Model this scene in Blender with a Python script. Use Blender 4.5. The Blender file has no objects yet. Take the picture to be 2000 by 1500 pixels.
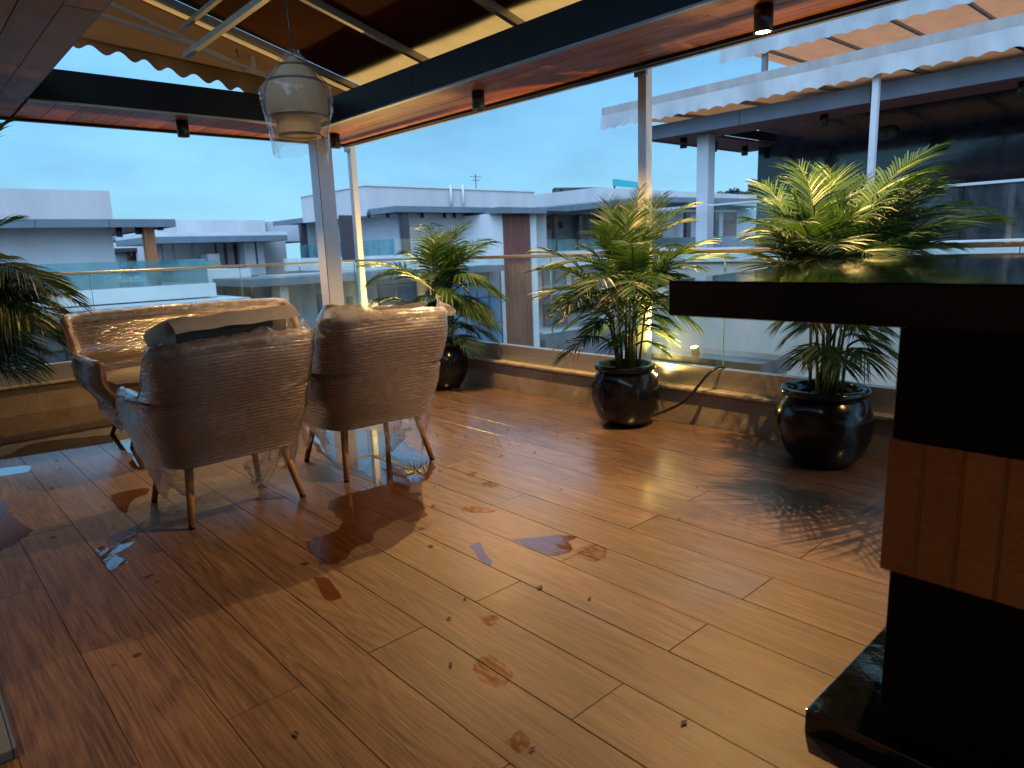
import bpy, bmesh, math, random
from mathutils import Vector, Matrix, noise as mnoise
R_ = math.radians
random.seed(7)
scene = bpy.context.scene
col = scene.collection

# ------------------------------------------------------------------ camera
FPX, TH, RO, PS, H = 1340.12, .194474, -.0375439, .735291, 1.25
sP, cP = math.sin(PS), math.cos(PS)
_fh = Vector((sP, cP, 0)); _r0 = Vector((cP, -sP, 0)); _z = Vector((0, 0, 1))
FW = _fh * math.cos(TH) - _z * math.sin(TH)
_u0 = _fh * math.sin(TH) + _z * math.cos(TH)
RT = _r0 * math.cos(RO) + _u0 * math.sin(RO)
UP = -_r0 * math.sin(RO) + _u0 * math.cos(RO)
EYE = Vector((0, 0, H))
cam = bpy.data.objects.new('camera', bpy.data.cameras.new('camera'))
col.objects.link(cam)
cam.matrix_world = Matrix(((RT.x, UP.x, -FW.x, 0), (RT.y, UP.y, -FW.y, 0), (RT.z, UP.z, -FW.z, H), (0, 0, 0, 1)))
cam.data.sensor_width = 36
cam.data.lens = 36 * FPX / 2000
cam.data.clip_start = .05
cam.data.clip_end = 2000
cam.data.dof.use_dof = True
cam.data.dof.focus_distance = 3.9
cam.data.dof.aperture_fstop = 3.6
scene.camera = cam

# ------------------------------------------------------------------ world, sun, exposure
SUN_EL, SUN_ROT = R_(5), R_(150)
world = bpy.data.worlds.new('World'); scene.world = world; world.use_nodes = True
wn = world.node_tree; wn.nodes.clear()
def N(nt, t, **kw):
    n = nt.nodes.new(t)
    for k, v in kw.items():
        if k.startswith('i_'):
            key = k[2:]
            key = int(key) if key.isdigit() else key.replace('_', ' ')
            n.inputs[key].default_value = v
        else:
            setattr(n, k, v)
    return n
def L(nt, a, b): nt.links.new(a, b)
sky = N(wn, 'ShaderNodeTexSky', sky_type='NISHITA', sun_disc=False, sun_elevation=SUN_EL, sun_rotation=SUN_ROT, air_density=1.2, dust_density=2.0, ozone_density=3.0)
tc = N(wn, 'ShaderNodeTexCoord')
sx = N(wn, 'ShaderNodeSeparateXYZ'); L(wn, tc.outputs['Generated'], sx.inputs[0])
ramp = N(wn, 'ShaderNodeValToRGB'); L(wn, sx.outputs['Z'], ramp.inputs[0])
cr = ramp.color_ramp
cr.elements[0].position = 0.0; cr.elements[0].color = (.36, .78, 1.0, 1)
cr.elements[1].position = 1.0; cr.elements[1].color = (.95, 1.3, 1.6, 1)
e = cr.elements.new(.12); e.color = (.29, .69, 1.08, 1)
e = cr.elements.new(.36); e.color = (.225, .575, 1.02, 1)
e = cr.elements.new(.65); e.color = (.55, .95, 1.3, 1)
mp = N(wn, 'ShaderNodeMapping'); mp.inputs['Scale'].default_value = (1.3, 1.3, 3.6); L(wn, tc.outputs['Generated'], mp.inputs[0])
cn = N(wn, 'ShaderNodeTexNoise', i_Scale=1.9, i_Detail=6.0, i_Roughness=.55); L(wn, mp.outputs[0], cn.inputs['Vector'])
cmr = N(wn, 'ShaderNodeMapRange', i_From_Min=.34, i_From_Max=.70, i_To_Min=.82, i_To_Max=1.26); L(wn, cn.outputs[0], cmr.inputs[0])
cm = N(wn, 'ShaderNodeVectorMath', operation='SCALE'); L(wn, ramp.outputs[0], cm.inputs[0]); L(wn, cmr.outputs[0], cm.inputs['Scale'])
skm = N(wn, 'ShaderNodeVectorMath', operation='MULTIPLY'); L(wn, sky.outputs[0], skm.inputs[0]); skm.inputs[1].default_value = (.10, .16, .22)
ad = N(wn, 'ShaderNodeVectorMath', operation='ADD'); L(wn, cm.outputs[0], ad.inputs[0])
sc2 = N(wn, 'ShaderNodeVectorMath', operation='SCALE', i_Scale=.5); L(wn, skm.outputs[0], sc2.inputs[0]); L(wn, sc2.outputs[0], ad.inputs[1])
bg = N(wn, 'ShaderNodeBackground', i_Strength=.385); L(wn, ad.outputs[0], bg.inputs[0])
wo = N(wn, 'ShaderNodeOutputWorld'); L(wn, bg.outputs[0], wo.inputs[0])

sd = bpy.data.lights.new('sun', 'SUN'); sd.energy = 1.7; sd.angle = R_(60); sd.color = (.46, .68, 1.0)
sun = bpy.data.objects.new('sun', sd); col.objects.link(sun)
sun.rotation_euler = (R_(60), 0, R_(-45))

vs = scene.view_settings
vs.view_transform = 'Standard'; vs.look = 'None'; vs.gamma = 1; vs.use_curve_mapping = False; vs.exposure = 1.15
cy = scene.cycles
cy.max_bounces = 9; cy.diffuse_bounces = 4; cy.glossy_bounces = 5; cy.transmission_bounces = 8; cy.transparent_max_bounces = 32
cy.use_denoising = True; cy.caustics_reflective = False; cy.caustics_refractive = False
cy.sample_clamp_indirect = 6

# ------------------------------------------------------------------ helpers
def px_ray(x, y): return RT * ((x - 1000) / FPX) - UP * ((y - 750) / FPX) + FW
def at(x, y, X=None, Y=None, Z=None, W=None):
    """A photograph pixel turned into a point of the place, on the plane X=, Y= or Z= (metres) or at depth W."""
    d = px_ray(x, y)
    t = X / d.x if X is not None else Y / d.y if Y is not None else (Z - H) / d.z if Z is not None else W
    return EYE + d * t
def depth(p): return (Vector(p) - EYE).dot(FW)

class MB:
    def __init__(s): s.v = []; s.f = []; s.sm = []
    def add(s, vs_, fs, smooth=False):
        o = len(s.v); s.v += [tuple(p) for p in vs_]
        for f in fs: s.f.append(tuple(i + o for i in f)); s.sm.append(smooth)
    def box(s, a, b):
        x0, x1 = sorted((a[0], b[0])); y0, y1 = sorted((a[1], b[1])); z0, z1 = sorted((a[2], b[2]))
        s.add([(x0,y0,z0),(x1,y0,z0),(x1,y1,z0),(x0,y1,z0),(x0,y0,z1),(x1,y0,z1),(x1,y1,z1),(x0,y1,z1)],
              [(0,3,2,1),(4,5,6,7),(0,1,5,4),(1,2,6,5),(2,3,7,6),(3,0,4,7)]); return s
    def prism(s, poly, z0, z1):
        n = len(poly)
        s.add([(p[0], p[1], z0) for p in poly] + [(p[0], p[1], z1) for p in poly],
              [tuple(range(n))[::-1], tuple(range(n, 2*n))] + [(i, (i+1) % n, n + (i+1) % n, n + i) for i in range(n)]); return s
    def bar(s, p, q, w, h=None):
        h = h or w; p = Vector(p); q = Vector(q); d = (q - p).normalized()
        up = Vector((0,0,1)) if abs(d.z) < .95 else Vector((1,0,0))
        a = d.cross(up).normalized() * w/2; b = d.cross(a).normalized() * h/2
        s.add([p-a-b,p+a-b,p+a+b,p-a+b,q-a-b,q+a-b,q+a+b,q-a+b],[(0,3,2,1),(4,5,6,7),(0,1,5,4),(1,2,6,5),(2,3,7,6),(3,0,4,7)]); return s
    def tube(s, pts, r, n=10, cap=True):
        pts = [Vector(p) for p in pts]; m = len(pts)
        rs = r if isinstance(r, (list, tuple)) else [r]*m
        vs_ = []; prev = None
        for i, p in enumerate(pts):
            d = (pts[min(i+1, m-1)] - pts[max(i-1, 0)]).normalized()
            if prev is None:
                up = Vector((0,0,1)) if abs(d.z) < .9 else Vector((1,0,0)); a = d.cross(up).normalized()
            else:
                a = (prev - d * prev.dot(d)).normalized()
            prev = a; b = d.cross(a)
            for k in range(n):
                t = 2*math.pi*k/n; vs_.append(p + (a*math.cos(t) + b*math.sin(t)) * rs[i])
        fs = [(i*n+k, i*n+(k+1)%n, (i+1)*n+(k+1)%n, (i+1)*n+k) for i in range(m-1) for k in range(n)]
        if cap: fs += [tuple(range(n))[::-1], tuple(range((m-1)*n, m*n))]
        s.add(vs_, fs, True); return s
    def lathe(s, prof, c=(0,0,0), n=40):
        vs_ = [(c[0]+r*math.cos(2*math.pi*k/n), c[1]+r*math.sin(2*math.pi*k/n), c[2]+z) for r, z in prof for k in range(n)]
        s.add(vs_, [(i*n+k, i*n+(k+1)%n, (i+1)*n+(k+1)%n, (i+1)*n+k) for i in range(len(prof)-1) for k in range(n)], True); return s
    def grid(s, rows, smooth=True, closed=False):
        m = len(rows[0]); vs_ = [p for r in rows for p in r]; w = m if closed else m-1
        s.add(vs_, [(i*m+k, i*m+(k+1)%m, (i+1)*m+(k+1)%m, (i+1)*m+k) for i in range(len(rows)-1) for k in range(w)], smooth); return s
    def mesh(s, name, off=(0,0,0)):
        me = bpy.data.meshes.new(name)
        me.from_pydata([(v[0]-off[0], v[1]-off[1], v[2]-off[2]) for v in s.v], [], s.f)
        me.polygons.foreach_set('use_smooth', s.sm); me.update(); return me

def tag(o, label=None, cat=None, group=None, kind=None):
    if label: o['label'] = label
    if cat: o['category'] = cat
    if group: o['group'] = group
    if kind: o['kind'] = kind
    return o
def root(name, loc, label, cat, group=None):
    o = bpy.data.objects.new(name, None); o.empty_display_size = .2; o.location = loc; col.objects.link(o)
    return tag(o, label, cat, group)
def worldloc(p):
    v = Vector((0,0,0))
    while p is not None: v += p.location; p = p.parent
    return v
def part(name, mb, m, parent=None, bevel=0, seg=2):
    """Link one mesh object built in place; under a parent its points are shifted to the parent's base."""
    off = worldloc(parent) if parent else (0,0,0)
    me = mb.mesh(name, off); 
    for mm in (m if isinstance(m, (list, tuple)) else [m]): me.materials.append(mm)
    o = bpy.data.objects.new(name, me); col.objects.link(o)
    if parent: o.parent = parent
    if bevel:
        b = o.modifiers.new('edge', 'BEVEL'); b.width = bevel; b.segments = seg; b.limit_method = 'ANGLE'; b.angle_limit = R_(40)
    return o
def copy_tree(o, parent=None):
    c = o.copy(); col.objects.link(c)
    if parent: c.parent = parent
    for ch in list(o.children): copy_tree(ch, c)
    return c
def inst(name, me, loc, parent, rotz=0, scale=None):
    o = bpy.data.objects.new(name, me); col.objects.link(o); o.parent = parent
    o.location = Vector(loc) - worldloc(parent); o.rotation_euler.z = rotz
    if scale: o.scale = scale
    return o

# ------------------------------------------------------------------ materials
def base(name):
    m = bpy.data.materials.new(name); m.use_nodes = True; nt = m.node_tree
    return m, nt, nt.nodes['Principled BSDF'], nt.nodes['Material Output']
def pm(name, c1, c2=None, scale=6, rough=.6, rvar=.1, bump=.0, bscale=60, metal=0, stretch=(1,1,1), coat=0, rand=0, spec=.5, detail=5):
    m, nt, b, out = base(name)
    t = N(nt, 'ShaderNodeTexCoord'); mpn = N(nt, 'ShaderNodeMapping'); mpn.inputs['Scale'].default_value = stretch
    L(nt, t.outputs['Object'], mpn.inputs[0])
    oi = N(nt, 'ShaderNodeObjectInfo')
    if rand:
        va = N(nt, 'ShaderNodeVectorMath', operation='ADD'); sc = N(nt, 'ShaderNodeMath', operation='MULTIPLY', i_1=37.0)
        L(nt, oi.outputs['Random'], sc.inputs[0]); L(nt, mpn.outputs[0], va.inputs[0]); L(nt, sc.outputs[0], va.inputs[1]); vec = va.outputs[0]
    else: vec = mpn.outputs[0]
    n1 = N(nt, 'ShaderNodeTexNoise', i_Scale=scale, i_Detail=detail, i_Roughness=.6); L(nt, vec, n1.inputs['Vector'])
    mr = N(nt, 'ShaderNodeMapRange', i_From_Min=.3, i_From_Max=.7); L(nt, n1.outputs[0], mr.inputs[0])
    mx = N(nt, 'ShaderNodeMix', data_type='RGBA'); L(nt, mr.outputs[0], mx.inputs['Factor'])
    mx.inputs['A'].default_value = (*c1, 1); mx.inputs['B'].default_value = (*(c2 or [x*.8 for x in c1]), 1)
    last = mx.outputs['Result']
    if rand:
        hv = N(nt, 'ShaderNodeHueSaturation'); rr = N(nt, 'ShaderNodeMapRange', i_To_Min=1-rand, i_To_Max=1+rand)
        L(nt, oi.outputs['Random'], rr.inputs[0]); L(nt, rr.outputs[0], hv.inputs['Value']); L(nt, last, hv.inputs['Color']); last = hv.outputs[0]
    L(nt, last, b.inputs['Base Color'])
    r2 = N(nt, 'ShaderNodeMapRange', i_To_Min=max(.02, rough-rvar), i_To_Max=min(1, rough+rvar)); L(nt, n1.outputs[0], r2.inputs[0]); L(nt, r2.outputs[0], b.inputs['Roughness'])
    b.inputs['Metallic'].default_value = metal; b.inputs['Coat Weight'].default_value = coat; b.inputs['Specular IOR Level'].default_value = spec
    b.inputs['Coat Roughness'].default_value = .08
    if bump:
        n2 = N(nt, 'ShaderNodeTexNoise', i_Scale=bscale, i_Detail=4.0); L(nt, vec, n2.inputs['Vector'])
        bp = N(nt, 'ShaderNodeBump', i_Strength=bump, i_Distance=.01); L(nt, n2.outputs[0], bp.inputs['Height']); L(nt, bp.outputs[0], b.inputs['Normal'])
    return m
def wood(name, c_dark, c_mid, c_light, axis, rough, rlo, grain=1.0, rand=.22, bump=.25, coat=0.0):
    """Boards: long grain along one axis, each object with its own cut of the grain and its own tone."""
    m, nt, b, out = base(name)
    t = N(nt, 'ShaderNodeTexCoord'); oi = N(nt, 'ShaderNodeObjectInfo')
    sc = N(nt, 'ShaderNodeMath', operation='MULTIPLY', i_1=61.0); L(nt, oi.outputs['Random'], sc.inputs[0])
    va = N(nt, 'ShaderNodeVectorMath', operation='ADD'); L(nt, t.outputs['Object'], va.inputs[0]); L(nt, sc.outputs[0], va.inputs[1])
    st = [9, 9, 9]; st[axis] = .75
    mp1 = N(nt, 'ShaderNodeMapping'); mp1.inputs['Scale'].default_value = st; L(nt, va.outputs[0], mp1.inputs[0])
    n1 = N(nt, 'ShaderNodeTexNoise', i_Scale=1.5*grain, i_Detail=7.0, i_Roughness=.62, i_Distortion=.7); L(nt, mp1.outputs[0], n1.inputs['Vector'])
    st2 = [105, 105, 105]; st2[axis] = 2.6
    mp2 = N(nt, 'ShaderNodeMapping'); mp2.inputs['Scale'].default_value = st2; L(nt, va.outputs[0], mp2.inputs[0])
    n2 = N(nt, 'ShaderNodeTexNoise', i_Scale=1.6*grain, i_Detail=4.0, i_Roughness=.7); L(nt, mp2.outputs[0], n2.inputs['Vector'])
    st3 = [5.5, 5.5, 5.5]; st3[axis] = .45
    mp3 = N(nt, 'ShaderNodeMapping'); mp3.inputs['Scale'].default_value = st3; L(nt, va.outputs[0], mp3.inputs[0])
    n3 = N(nt, 'ShaderNodeTexNoise', i_Scale=1.3, i_Detail=2.0, i_Distortion=.4); L(nt, mp3.outputs[0], n3.inputs['Vector'])
    sn = N(nt, 'ShaderNodeMath', operation='MULTIPLY', i_1=75.0); L(nt, n3.outputs[0], sn.inputs[0])
    si = N(nt, 'ShaderNodeMath', operation='SINE'); L(nt, sn.outputs[0], si.inputs[0])
    k1 = N(nt, 'ShaderNodeMath', operation='MULTIPLY_ADD', i_1=.042, i_2=-.075); L(nt, si.outputs[0], k1.inputs[0])
    k2 = N(nt, 'ShaderNodeMath', operation='MULTIPLY_ADD', i_1=.78); L(nt, n2.outputs[0], k2.inputs[0]); L(nt, k1.outputs[0], k2.inputs[2])
    k3 = N(nt, 'ShaderNodeMath', operation='MULTIPLY_ADD', i_1=.34); L(nt, n1.outputs[0], k3.inputs[0]); L(nt, k2.outputs[0], k3.inputs[2])
    rp = N(nt, 'ShaderNodeValToRGB'); L(nt, k3.outputs[0], rp.inputs[0]); q = rp.color_ramp
    q.elements[0].position = .30; q.elements[0].color = (*c_dark, 1); q.elements[1].position = .72; q.elements[1].color = (*c_light, 1)
    e_ = q.elements.new(.48); e_.color = (*c_mid, 1)
    hv = N(nt, 'ShaderNodeHueSaturation'); rr = N(nt, 'ShaderNodeMapRange', i_To_Min=1-rand, i_To_Max=1+rand); L(nt, oi.outputs['Random'], rr.inputs[0])
    L(nt, rr.outputs[0], hv.inputs['Value']); L(nt, rp.outputs[0], hv.inputs['Color']); L(nt, hv.outputs[0], b.inputs['Base Color'])
    g = N(nt, 'ShaderNodeNewGeometry') ; nw = N(nt, 'ShaderNodeTexNoise', i_Scale=1.1, i_Detail=3.0, i_Roughness=.55); L(nt, g.outputs['Position'], nw.inputs['Vector'])
    wr = N(nt, 'ShaderNodeMapRange', i_From_Min=.36, i_From_Max=.62, i_To_Min=rlo, i_To_Max=rough); L(nt, nw.outputs[0], wr.inputs[0])
    ra = N(nt, 'ShaderNodeMath', operation='MULTIPLY_ADD', i_1=.14); L(nt, n2.outputs[0], ra.inputs[0]); L(nt, wr.outputs[0], ra.inputs[2]); L(nt, ra.outputs[0], b.inputs['Roughness'])
    bp = N(nt, 'ShaderNodeBump', i_Strength=bump, i_Distance=.002); L(nt, n2.outputs[0], bp.inputs['Height']); L(nt, bp.outputs[0], b.inputs['Normal'])
    if coat:
        # rain blown in over the balustrades: a water film near both glass sides that dies out towards the house
        sxyz = N(nt, 'ShaderNodeSeparateXYZ'); L(nt, g.outputs['Position'], sxyz.inputs[0])
        ax = N(nt, 'ShaderNodeMath', operation='MULTIPLY_ADD', i_1=.55); L(nt, sxyz.outputs['Y'], ax.inputs[0])
        L(nt, sxyz.outputs['X'], ax.inputs[2])
        ay = N(nt, 'ShaderNodeMath', operation='MULTIPLY_ADD', i_1=2.6); L(nt, nw.outputs[0], ay.inputs[0]); L(nt, ax.outputs[0], ay.inputs[2])
        wm = N(nt, 'ShaderNodeMapRange', interpolation_type='SMOOTHSTEP', i_From_Min=3.6, i_From_Max=5.6, i_To_Min=0.0, i_To_Max=coat); L(nt, ay.outputs[0], wm.inputs[0])
        L(nt, wm.outputs[0], b.inputs['Coat Weight']); b.inputs['Coat Roughness'].default_value = .20; b.inputs['Coat IOR'].default_value = 1.8
    return m
def sheer(name, tint, ior=1.45, rough=.02, haze=0.0, haze_col=(.7,.75,.8), streak=None, bump=0, bscale=40, stretch=(1,1,1), boost=1.0, translucent=False):
    """Thin clear sheets (glass, film, water): see-through, with a Fresnel reflection and a little dirt or milkiness."""
    m, nt, b, out = base(name); nt.nodes.remove(b)
    tr = N(nt, 'ShaderNodeBsdfTransparent'); tr.inputs[0].default_value = (*tint, 1)
    gl = N(nt, 'ShaderNodeBsdfGlossy', i_Roughness=rough)
    lw = N(nt, 'ShaderNodeLayerWeight', i_Blend=.5); f0 = ((ior-1)/(ior+1))**2
    p5 = N(nt, 'ShaderNodeMath', operation='POWER', i_1=4.6); L(nt, lw.outputs['Facing'], p5.inputs[0])
    fr = N(nt, 'ShaderNodeMath', operation='MULTIPLY_ADD', i_1=1-f0, i_2=f0); L(nt, p5.outputs[0], fr.inputs[0])
    t = N(nt, 'ShaderNodeTexCoord'); mpn = N(nt, 'ShaderNodeMapping'); mpn.inputs['Scale'].default_value = stretch; L(nt, t.outputs['Object'], mpn.inputs[0])
    bo = N(nt, 'ShaderNodeMath', operation='MULTIPLY', i_1=boost, use_clamp=True); L(nt, fr.outputs[0], bo.inputs[0])
    mx = N(nt, 'ShaderNodeMixShader'); L(nt, bo.outputs[0], mx.inputs[0]); L(nt, tr.outputs[0], mx.inputs[1]); L(nt, gl.outputs[0], mx.inputs[2])
    last = mx.outputs[0]
    if haze:
        df = N(nt, 'ShaderNodeBsdfTranslucent' if translucent else 'ShaderNodeBsdfDiffuse'); df.inputs[0].default_value = (*haze_col, 1)
        dd = N(nt, 'ShaderNodeBsdfDiffuse'); dd.inputs[0].default_value = (*haze_col, 1)
        dm = N(nt, 'ShaderNodeMixShader', i_0=.5); L(nt, df.outputs[0], dm.inputs[1]); L(nt, dd.outputs[0], dm.inputs[2])
        nz = N(nt, 'ShaderNodeTexNoise', i_Scale=streak or 8.0, i_Detail=5.0, i_Roughness=.65); L(nt, mpn.outputs[0], nz.inputs['Vector'])
        hr = N(nt, 'ShaderNodeMapRange', i_From_Min=.4, i_From_Max=.75, i_To_Min=haze*.35, i_To_Max=haze*2.2); L(nt, nz.outputs[0], hr.inputs[0])
        m2 = N(nt, 'ShaderNodeMixShader'); L(nt, hr.outputs[0], m2.inputs[0]); L(nt, last, m2.inputs[1]); L(nt, dm.outputs[0], m2.inputs[2]); last = m2.outputs[0]
    if bump:
        n2 = N(nt, 'ShaderNodeTexNoise', i_Scale=bscale, i_Detail=4.0, i_Roughness=.6); L(nt, mpn.outputs[0], n2.inputs['Vector'])
        bp = N(nt, 'ShaderNodeBump', i_Strength=bump, i_Distance=.01); L(nt, n2.outputs[0], bp.inputs['Height'])
        L(nt, bp.outputs[0], gl.inputs['Normal']); L(nt, bp.outputs[0], lw.inputs['Normal'])
    L(nt, last, out.inputs[0]); return m
def stainmat(name, tint, scale):
    m, nt, b, out = base(name); nt.nodes.remove(b)
    a = N(nt, 'ShaderNodeBsdfTransparent'); c = N(nt, 'ShaderNodeBsdfTransparent'); c.inputs[0].default_value = (*tint, 1); g = N(nt, 'ShaderNodeBsdfGlossy', i_Roughness=.3)
    t = N(nt, 'ShaderNodeTexCoord'); mpn = N(nt, 'ShaderNodeMapping'); mpn.inputs['Scale'].default_value = (1, .35, 1); L(nt, t.outputs['Object'], mpn.inputs[0])
    nz = N(nt, 'ShaderNodeTexNoise', i_Scale=scale, i_Detail=6.0, i_Roughness=.75); L(nt, mpn.outputs[0], nz.inputs['Vector'])
    mr = N(nt, 'ShaderNodeMapRange', i_From_Min=.42, i_From_Max=.56); L(nt, nz.outputs[0], mr.inputs[0])
    w = N(nt, 'ShaderNodeMixShader', i_0=.0); L(nt, c.outputs[0], w.inputs[1]); L(nt, g.outputs[0], w.inputs[2])
    mx = N(nt, 'ShaderNodeMixShader'); L(nt, mr.outputs[0], mx.inputs[0]); L(nt, a.outputs[0], mx.inputs[1]); L(nt, w.outputs[0], mx.inputs[2]); L(nt, mx.outputs[0], out.inputs[0]); return m
def glow(name, c, s):
    m, nt, b, out = base(name); b.inputs['Base Color'].default_value = (*c, 1); b.inputs['Emission Color'].default_value = (*c, 1); b.inputs['Emission Strength'].default_value = s
    return m
def leafmat(name, c1, c2):
    m, nt, b, out = base(name)
    t = N(nt, 'ShaderNodeTexCoord'); oi = N(nt, 'ShaderNodeObjectInfo')
    n1 = N(nt, 'ShaderNodeTexNoise', i_Scale=7.0, i_Detail=3.0); L(nt, t.outputs['Object'], n1.inputs['Vector'])
    a = N(nt, 'ShaderNodeMath', operation='ADD'); L(nt, n1.outputs[0], a.inputs[0]); L(nt, oi.outputs['Random'], a.inputs[1])
    mr = N(nt, 'ShaderNodeMapRange', i_From_Min=.4, i_From_Max=1.5); L(nt, a.outputs[0], mr.inputs[0])
    mx = N(nt, 'ShaderNodeMix', data_type='RGBA'); L(nt, mr.outputs[0], mx.inputs['Factor']); mx.inputs['A'].default_value = (*c1, 1); mx.inputs['B'].default_value = (*c2, 1)
    L(nt, mx.outputs['Result'], b.inputs['Base Color']); b.inputs['Roughness'].default_value = .46
    tl = N(nt, 'ShaderNodeBsdfTranslucent'); L(nt, mx.outputs['Result'], tl.inputs[0])
    ms = N(nt, 'ShaderNodeMixShader', i_0=.33); L(nt, b.outputs[0], ms.inputs[1]); L(nt, tl.outputs[0], ms.inputs[2]); L(nt, ms.outputs[0], out.inputs[0])
    return m

M = {}
M['plank'] = wood('floor plank', (.042,.020,.011), (.132,.072,.042), (.245,.152,.096), 1, .52, .42, coat=1.0, bump=.5, rand=.14)
M['grout'] = pm('floor joint', (.05,.032,.022), rough=.7)
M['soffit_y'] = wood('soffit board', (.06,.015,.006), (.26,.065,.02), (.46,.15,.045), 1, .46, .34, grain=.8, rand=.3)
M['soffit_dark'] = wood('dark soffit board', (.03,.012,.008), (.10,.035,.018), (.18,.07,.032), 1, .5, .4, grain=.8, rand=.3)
M['fascia'] = pm('black fascia', (.005,.0055,.007), (.008,.0085,.01), 3, .42, .08, .05, 30, spec=.25)
M['metal_trim'] = pm('grey metal trim', (.28,.28,.29), (.22,.22,.23), 9, .4, .1, metal=.7)
M['dark_trim'] = pm('dark trim', (.02,.02,.022), rough=.4)
M['plaster'] = pm('rough stained plaster', (.36,.31,.25), (.24,.19,.14), 4.5, .85, .1, .9, 130)
M['ledge'] = pm('cement ledge', (.40,.36,.30), (.22,.18,.13), 12, .7, .15, .5, 50)
M['steel'] = pm('brushed steel channel', (.50,.49,.47), (.40,.39,.38), 3, .38, .1, .05, 20, metal=.75, stretch=(1,.3,14))
M['handrail'] = pm('steel handrail', (.52,.45,.36), (.42,.36,.28), 8, .3, .08, metal=.85)
M['glass'] = sheer('clear balustrade glass', (.90,.965,.955), 1.42, .01, .035, (.6,.66,.7), 5, 0, stretch=(1,1,.35))
M['glass_edge'] = pm('green glass edge', (.10,.30,.25), (.2,.42,.36), 4, .15)
M['white_post'] = pm('white powder coated steel', (.62,.62,.64), (.55,.55,.58), 3, .38, .08)
M['black_metal'] = pm('black lamp metal', (.012,.012,.012), rough=.35)
M['lamp_on'] = glow('lit lamp lens', (1, .70, .30), 28)
M['fabric'] = pm('brown awning fabric', (.20,.115,.075), (.16,.09,.058), 5, .85, .05, .15, 300)
def fabricmat(name, c, ct, k):
    m, nt, b, out = base(name); b.inputs['Base Color'].default_value = (*c, 1); b.inputs['Roughness'].default_value = .85
    t = N(nt, 'ShaderNodeTexCoord'); nz = N(nt, 'ShaderNodeTexNoise', i_Scale=4.0, i_Detail=4.0); L(nt, t.outputs['Object'], nz.inputs['Vector'])
    mr = N(nt, 'ShaderNodeMapRange', i_To_Min=.75, i_To_Max=1.2); L(nt, nz.outputs[0], mr.inputs[0])
    vm = N(nt, 'ShaderNodeVectorMath', operation='SCALE'); vm.inputs[0].default_value = ct; L(nt, mr.outputs[0], vm.inputs['Scale'])
    tl = N(nt, 'ShaderNodeBsdfTranslucent'); L(nt, vm.outputs[0], tl.inputs[0])
    ms = N(nt, 'ShaderNodeMixShader', i_0=k); L(nt, b.outputs[0], ms.inputs[1]); L(nt, tl.outputs[0], ms.inputs[2]); L(nt, ms.outputs[0], out.inputs[0]); return m
M['fabric'] = fabricmat('brown awning fabric', (.13,.06,.045), (1.0,.38,.085), .86)
M['fabric_brown'] = fabricmat('brown valance fabric', (.20,.08,.035), (.42,.12,.022), .24)
M['cover'] = pm('dark awning cover', (.03,.025,.022), rough=.8)
M['fabric_white'] = pm('white awning fabric', (.47,.46,.47), (.33,.32,.33), 2.2, .8, .05, .3, 9, stretch=(1,1,.5))
M['lining'] = fabricmat('orange awning lining', (.46,.22,.12), (.82,.29,.13), .6)
M['lining_brown'] = fabricmat('tan awning lining', (.34,.18,.1), (.7,.25,.09), .4)
M['alu'] = pm('mill aluminium', (.42,.36,.29), (.34,.29,.23), 8, .45, .1, metal=.6)
M['granite'] = pm('polished black granite', (.002,.0022,.0026), (.004,.0045,.006), 60, .05, .03, .05, 6, spec=.22)
M['granite_wet'] = pm('wet black granite', (.004,.0045,.006), (.008,.009,.012), 30, .07, .04, .35, 7, spec=.75, coat=.6)
M['stone_black'] = pm('matt black stone cladding', (.003,.003,.0033), (.004,.004,.004), 12, .45, .1, .1, 30, spec=.15)
M['tile'] = pm('glazed brown tile', (.44,.13,.024), (.34,.09,.017), 5, .14, .06, .9, 42, coat=1.0, rand=.15)
M['tile_grout'] = pm('gold tile trim', (.45,.24,.06), rough=.35, metal=.6)
M['wicker'] = pm('rattan weave', (.31,.20,.13), (.18,.11,.072), 22, .5, .1, .2, 200, spec=.4)
M['cushion'] = pm('grey cushion fabric', (.17,.145,.13), (.12,.10,.09), 9, .9, .05, .3, 220)
M['cushion_pale'] = pm('pale foam sheet', (.58,.53,.50), (.46,.42,.39), 6, .8, .05, .4, 20)
M['leg_wood'] = wood('turned wooden leg', (.17,.075,.03), (.33,.16,.065), (.45,.24,.11), 2, .4, .3, rand=.08)
M['leg_dark'] = pm('black rubber foot', (.012,.012,.012), rough=.5)
M['film'] = sheer('stretch wrap film', (.97,.96,.95), 1.45, .13, .055, (.85,.82,.80), 9, 1.0, 15, (1,1,5.5), 4.0, True)
M['film_loose'] = sheer('loose clear plastic', (.93,.93,.93), 1.45, .12, .34, (.88,.88,.9), 9, 1.0, 14, (1,1,1), 3.0, True)
M['bag'] = sheer('clear polythene bag', (.95,.95,.94), 1.35, .12, .10, (.88,.84,.78), 6, .8, 9, (1,1,1), 1.3, True)
M['water'] = sheer('rain puddle', (.74,.60,.46), 1.36, .012, 0, bump=.012, bscale=5, boost=1.9)
M['wet'] = sheer('wet muddy patch', (.66,.45,.28), 1.33, .10, .07, (.42,.18,.05), 60, .15, 40, boost=1.2)
M['mud'] = stainmat('dried mud stain', (.80,.62,.45), 60)
M['thin_wet'] = sheer('thin water film', (.97,.95,.93), 1.33, .12, boost=1.6)
M['pot'] = pm('glazed black ceramic', (.005,.005,.007), (.009,.009,.012), 5, .16, .05, .06, 12, spec=.38)
M['soil'] = pm('wet soil', (.05,.03,.018), (.02,.012,.008), 30, .8, .1, 1, 60)
M['leaf'] = leafmat('areca leaf', (.014,.05,.010), (.05,.105,.016))
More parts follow.
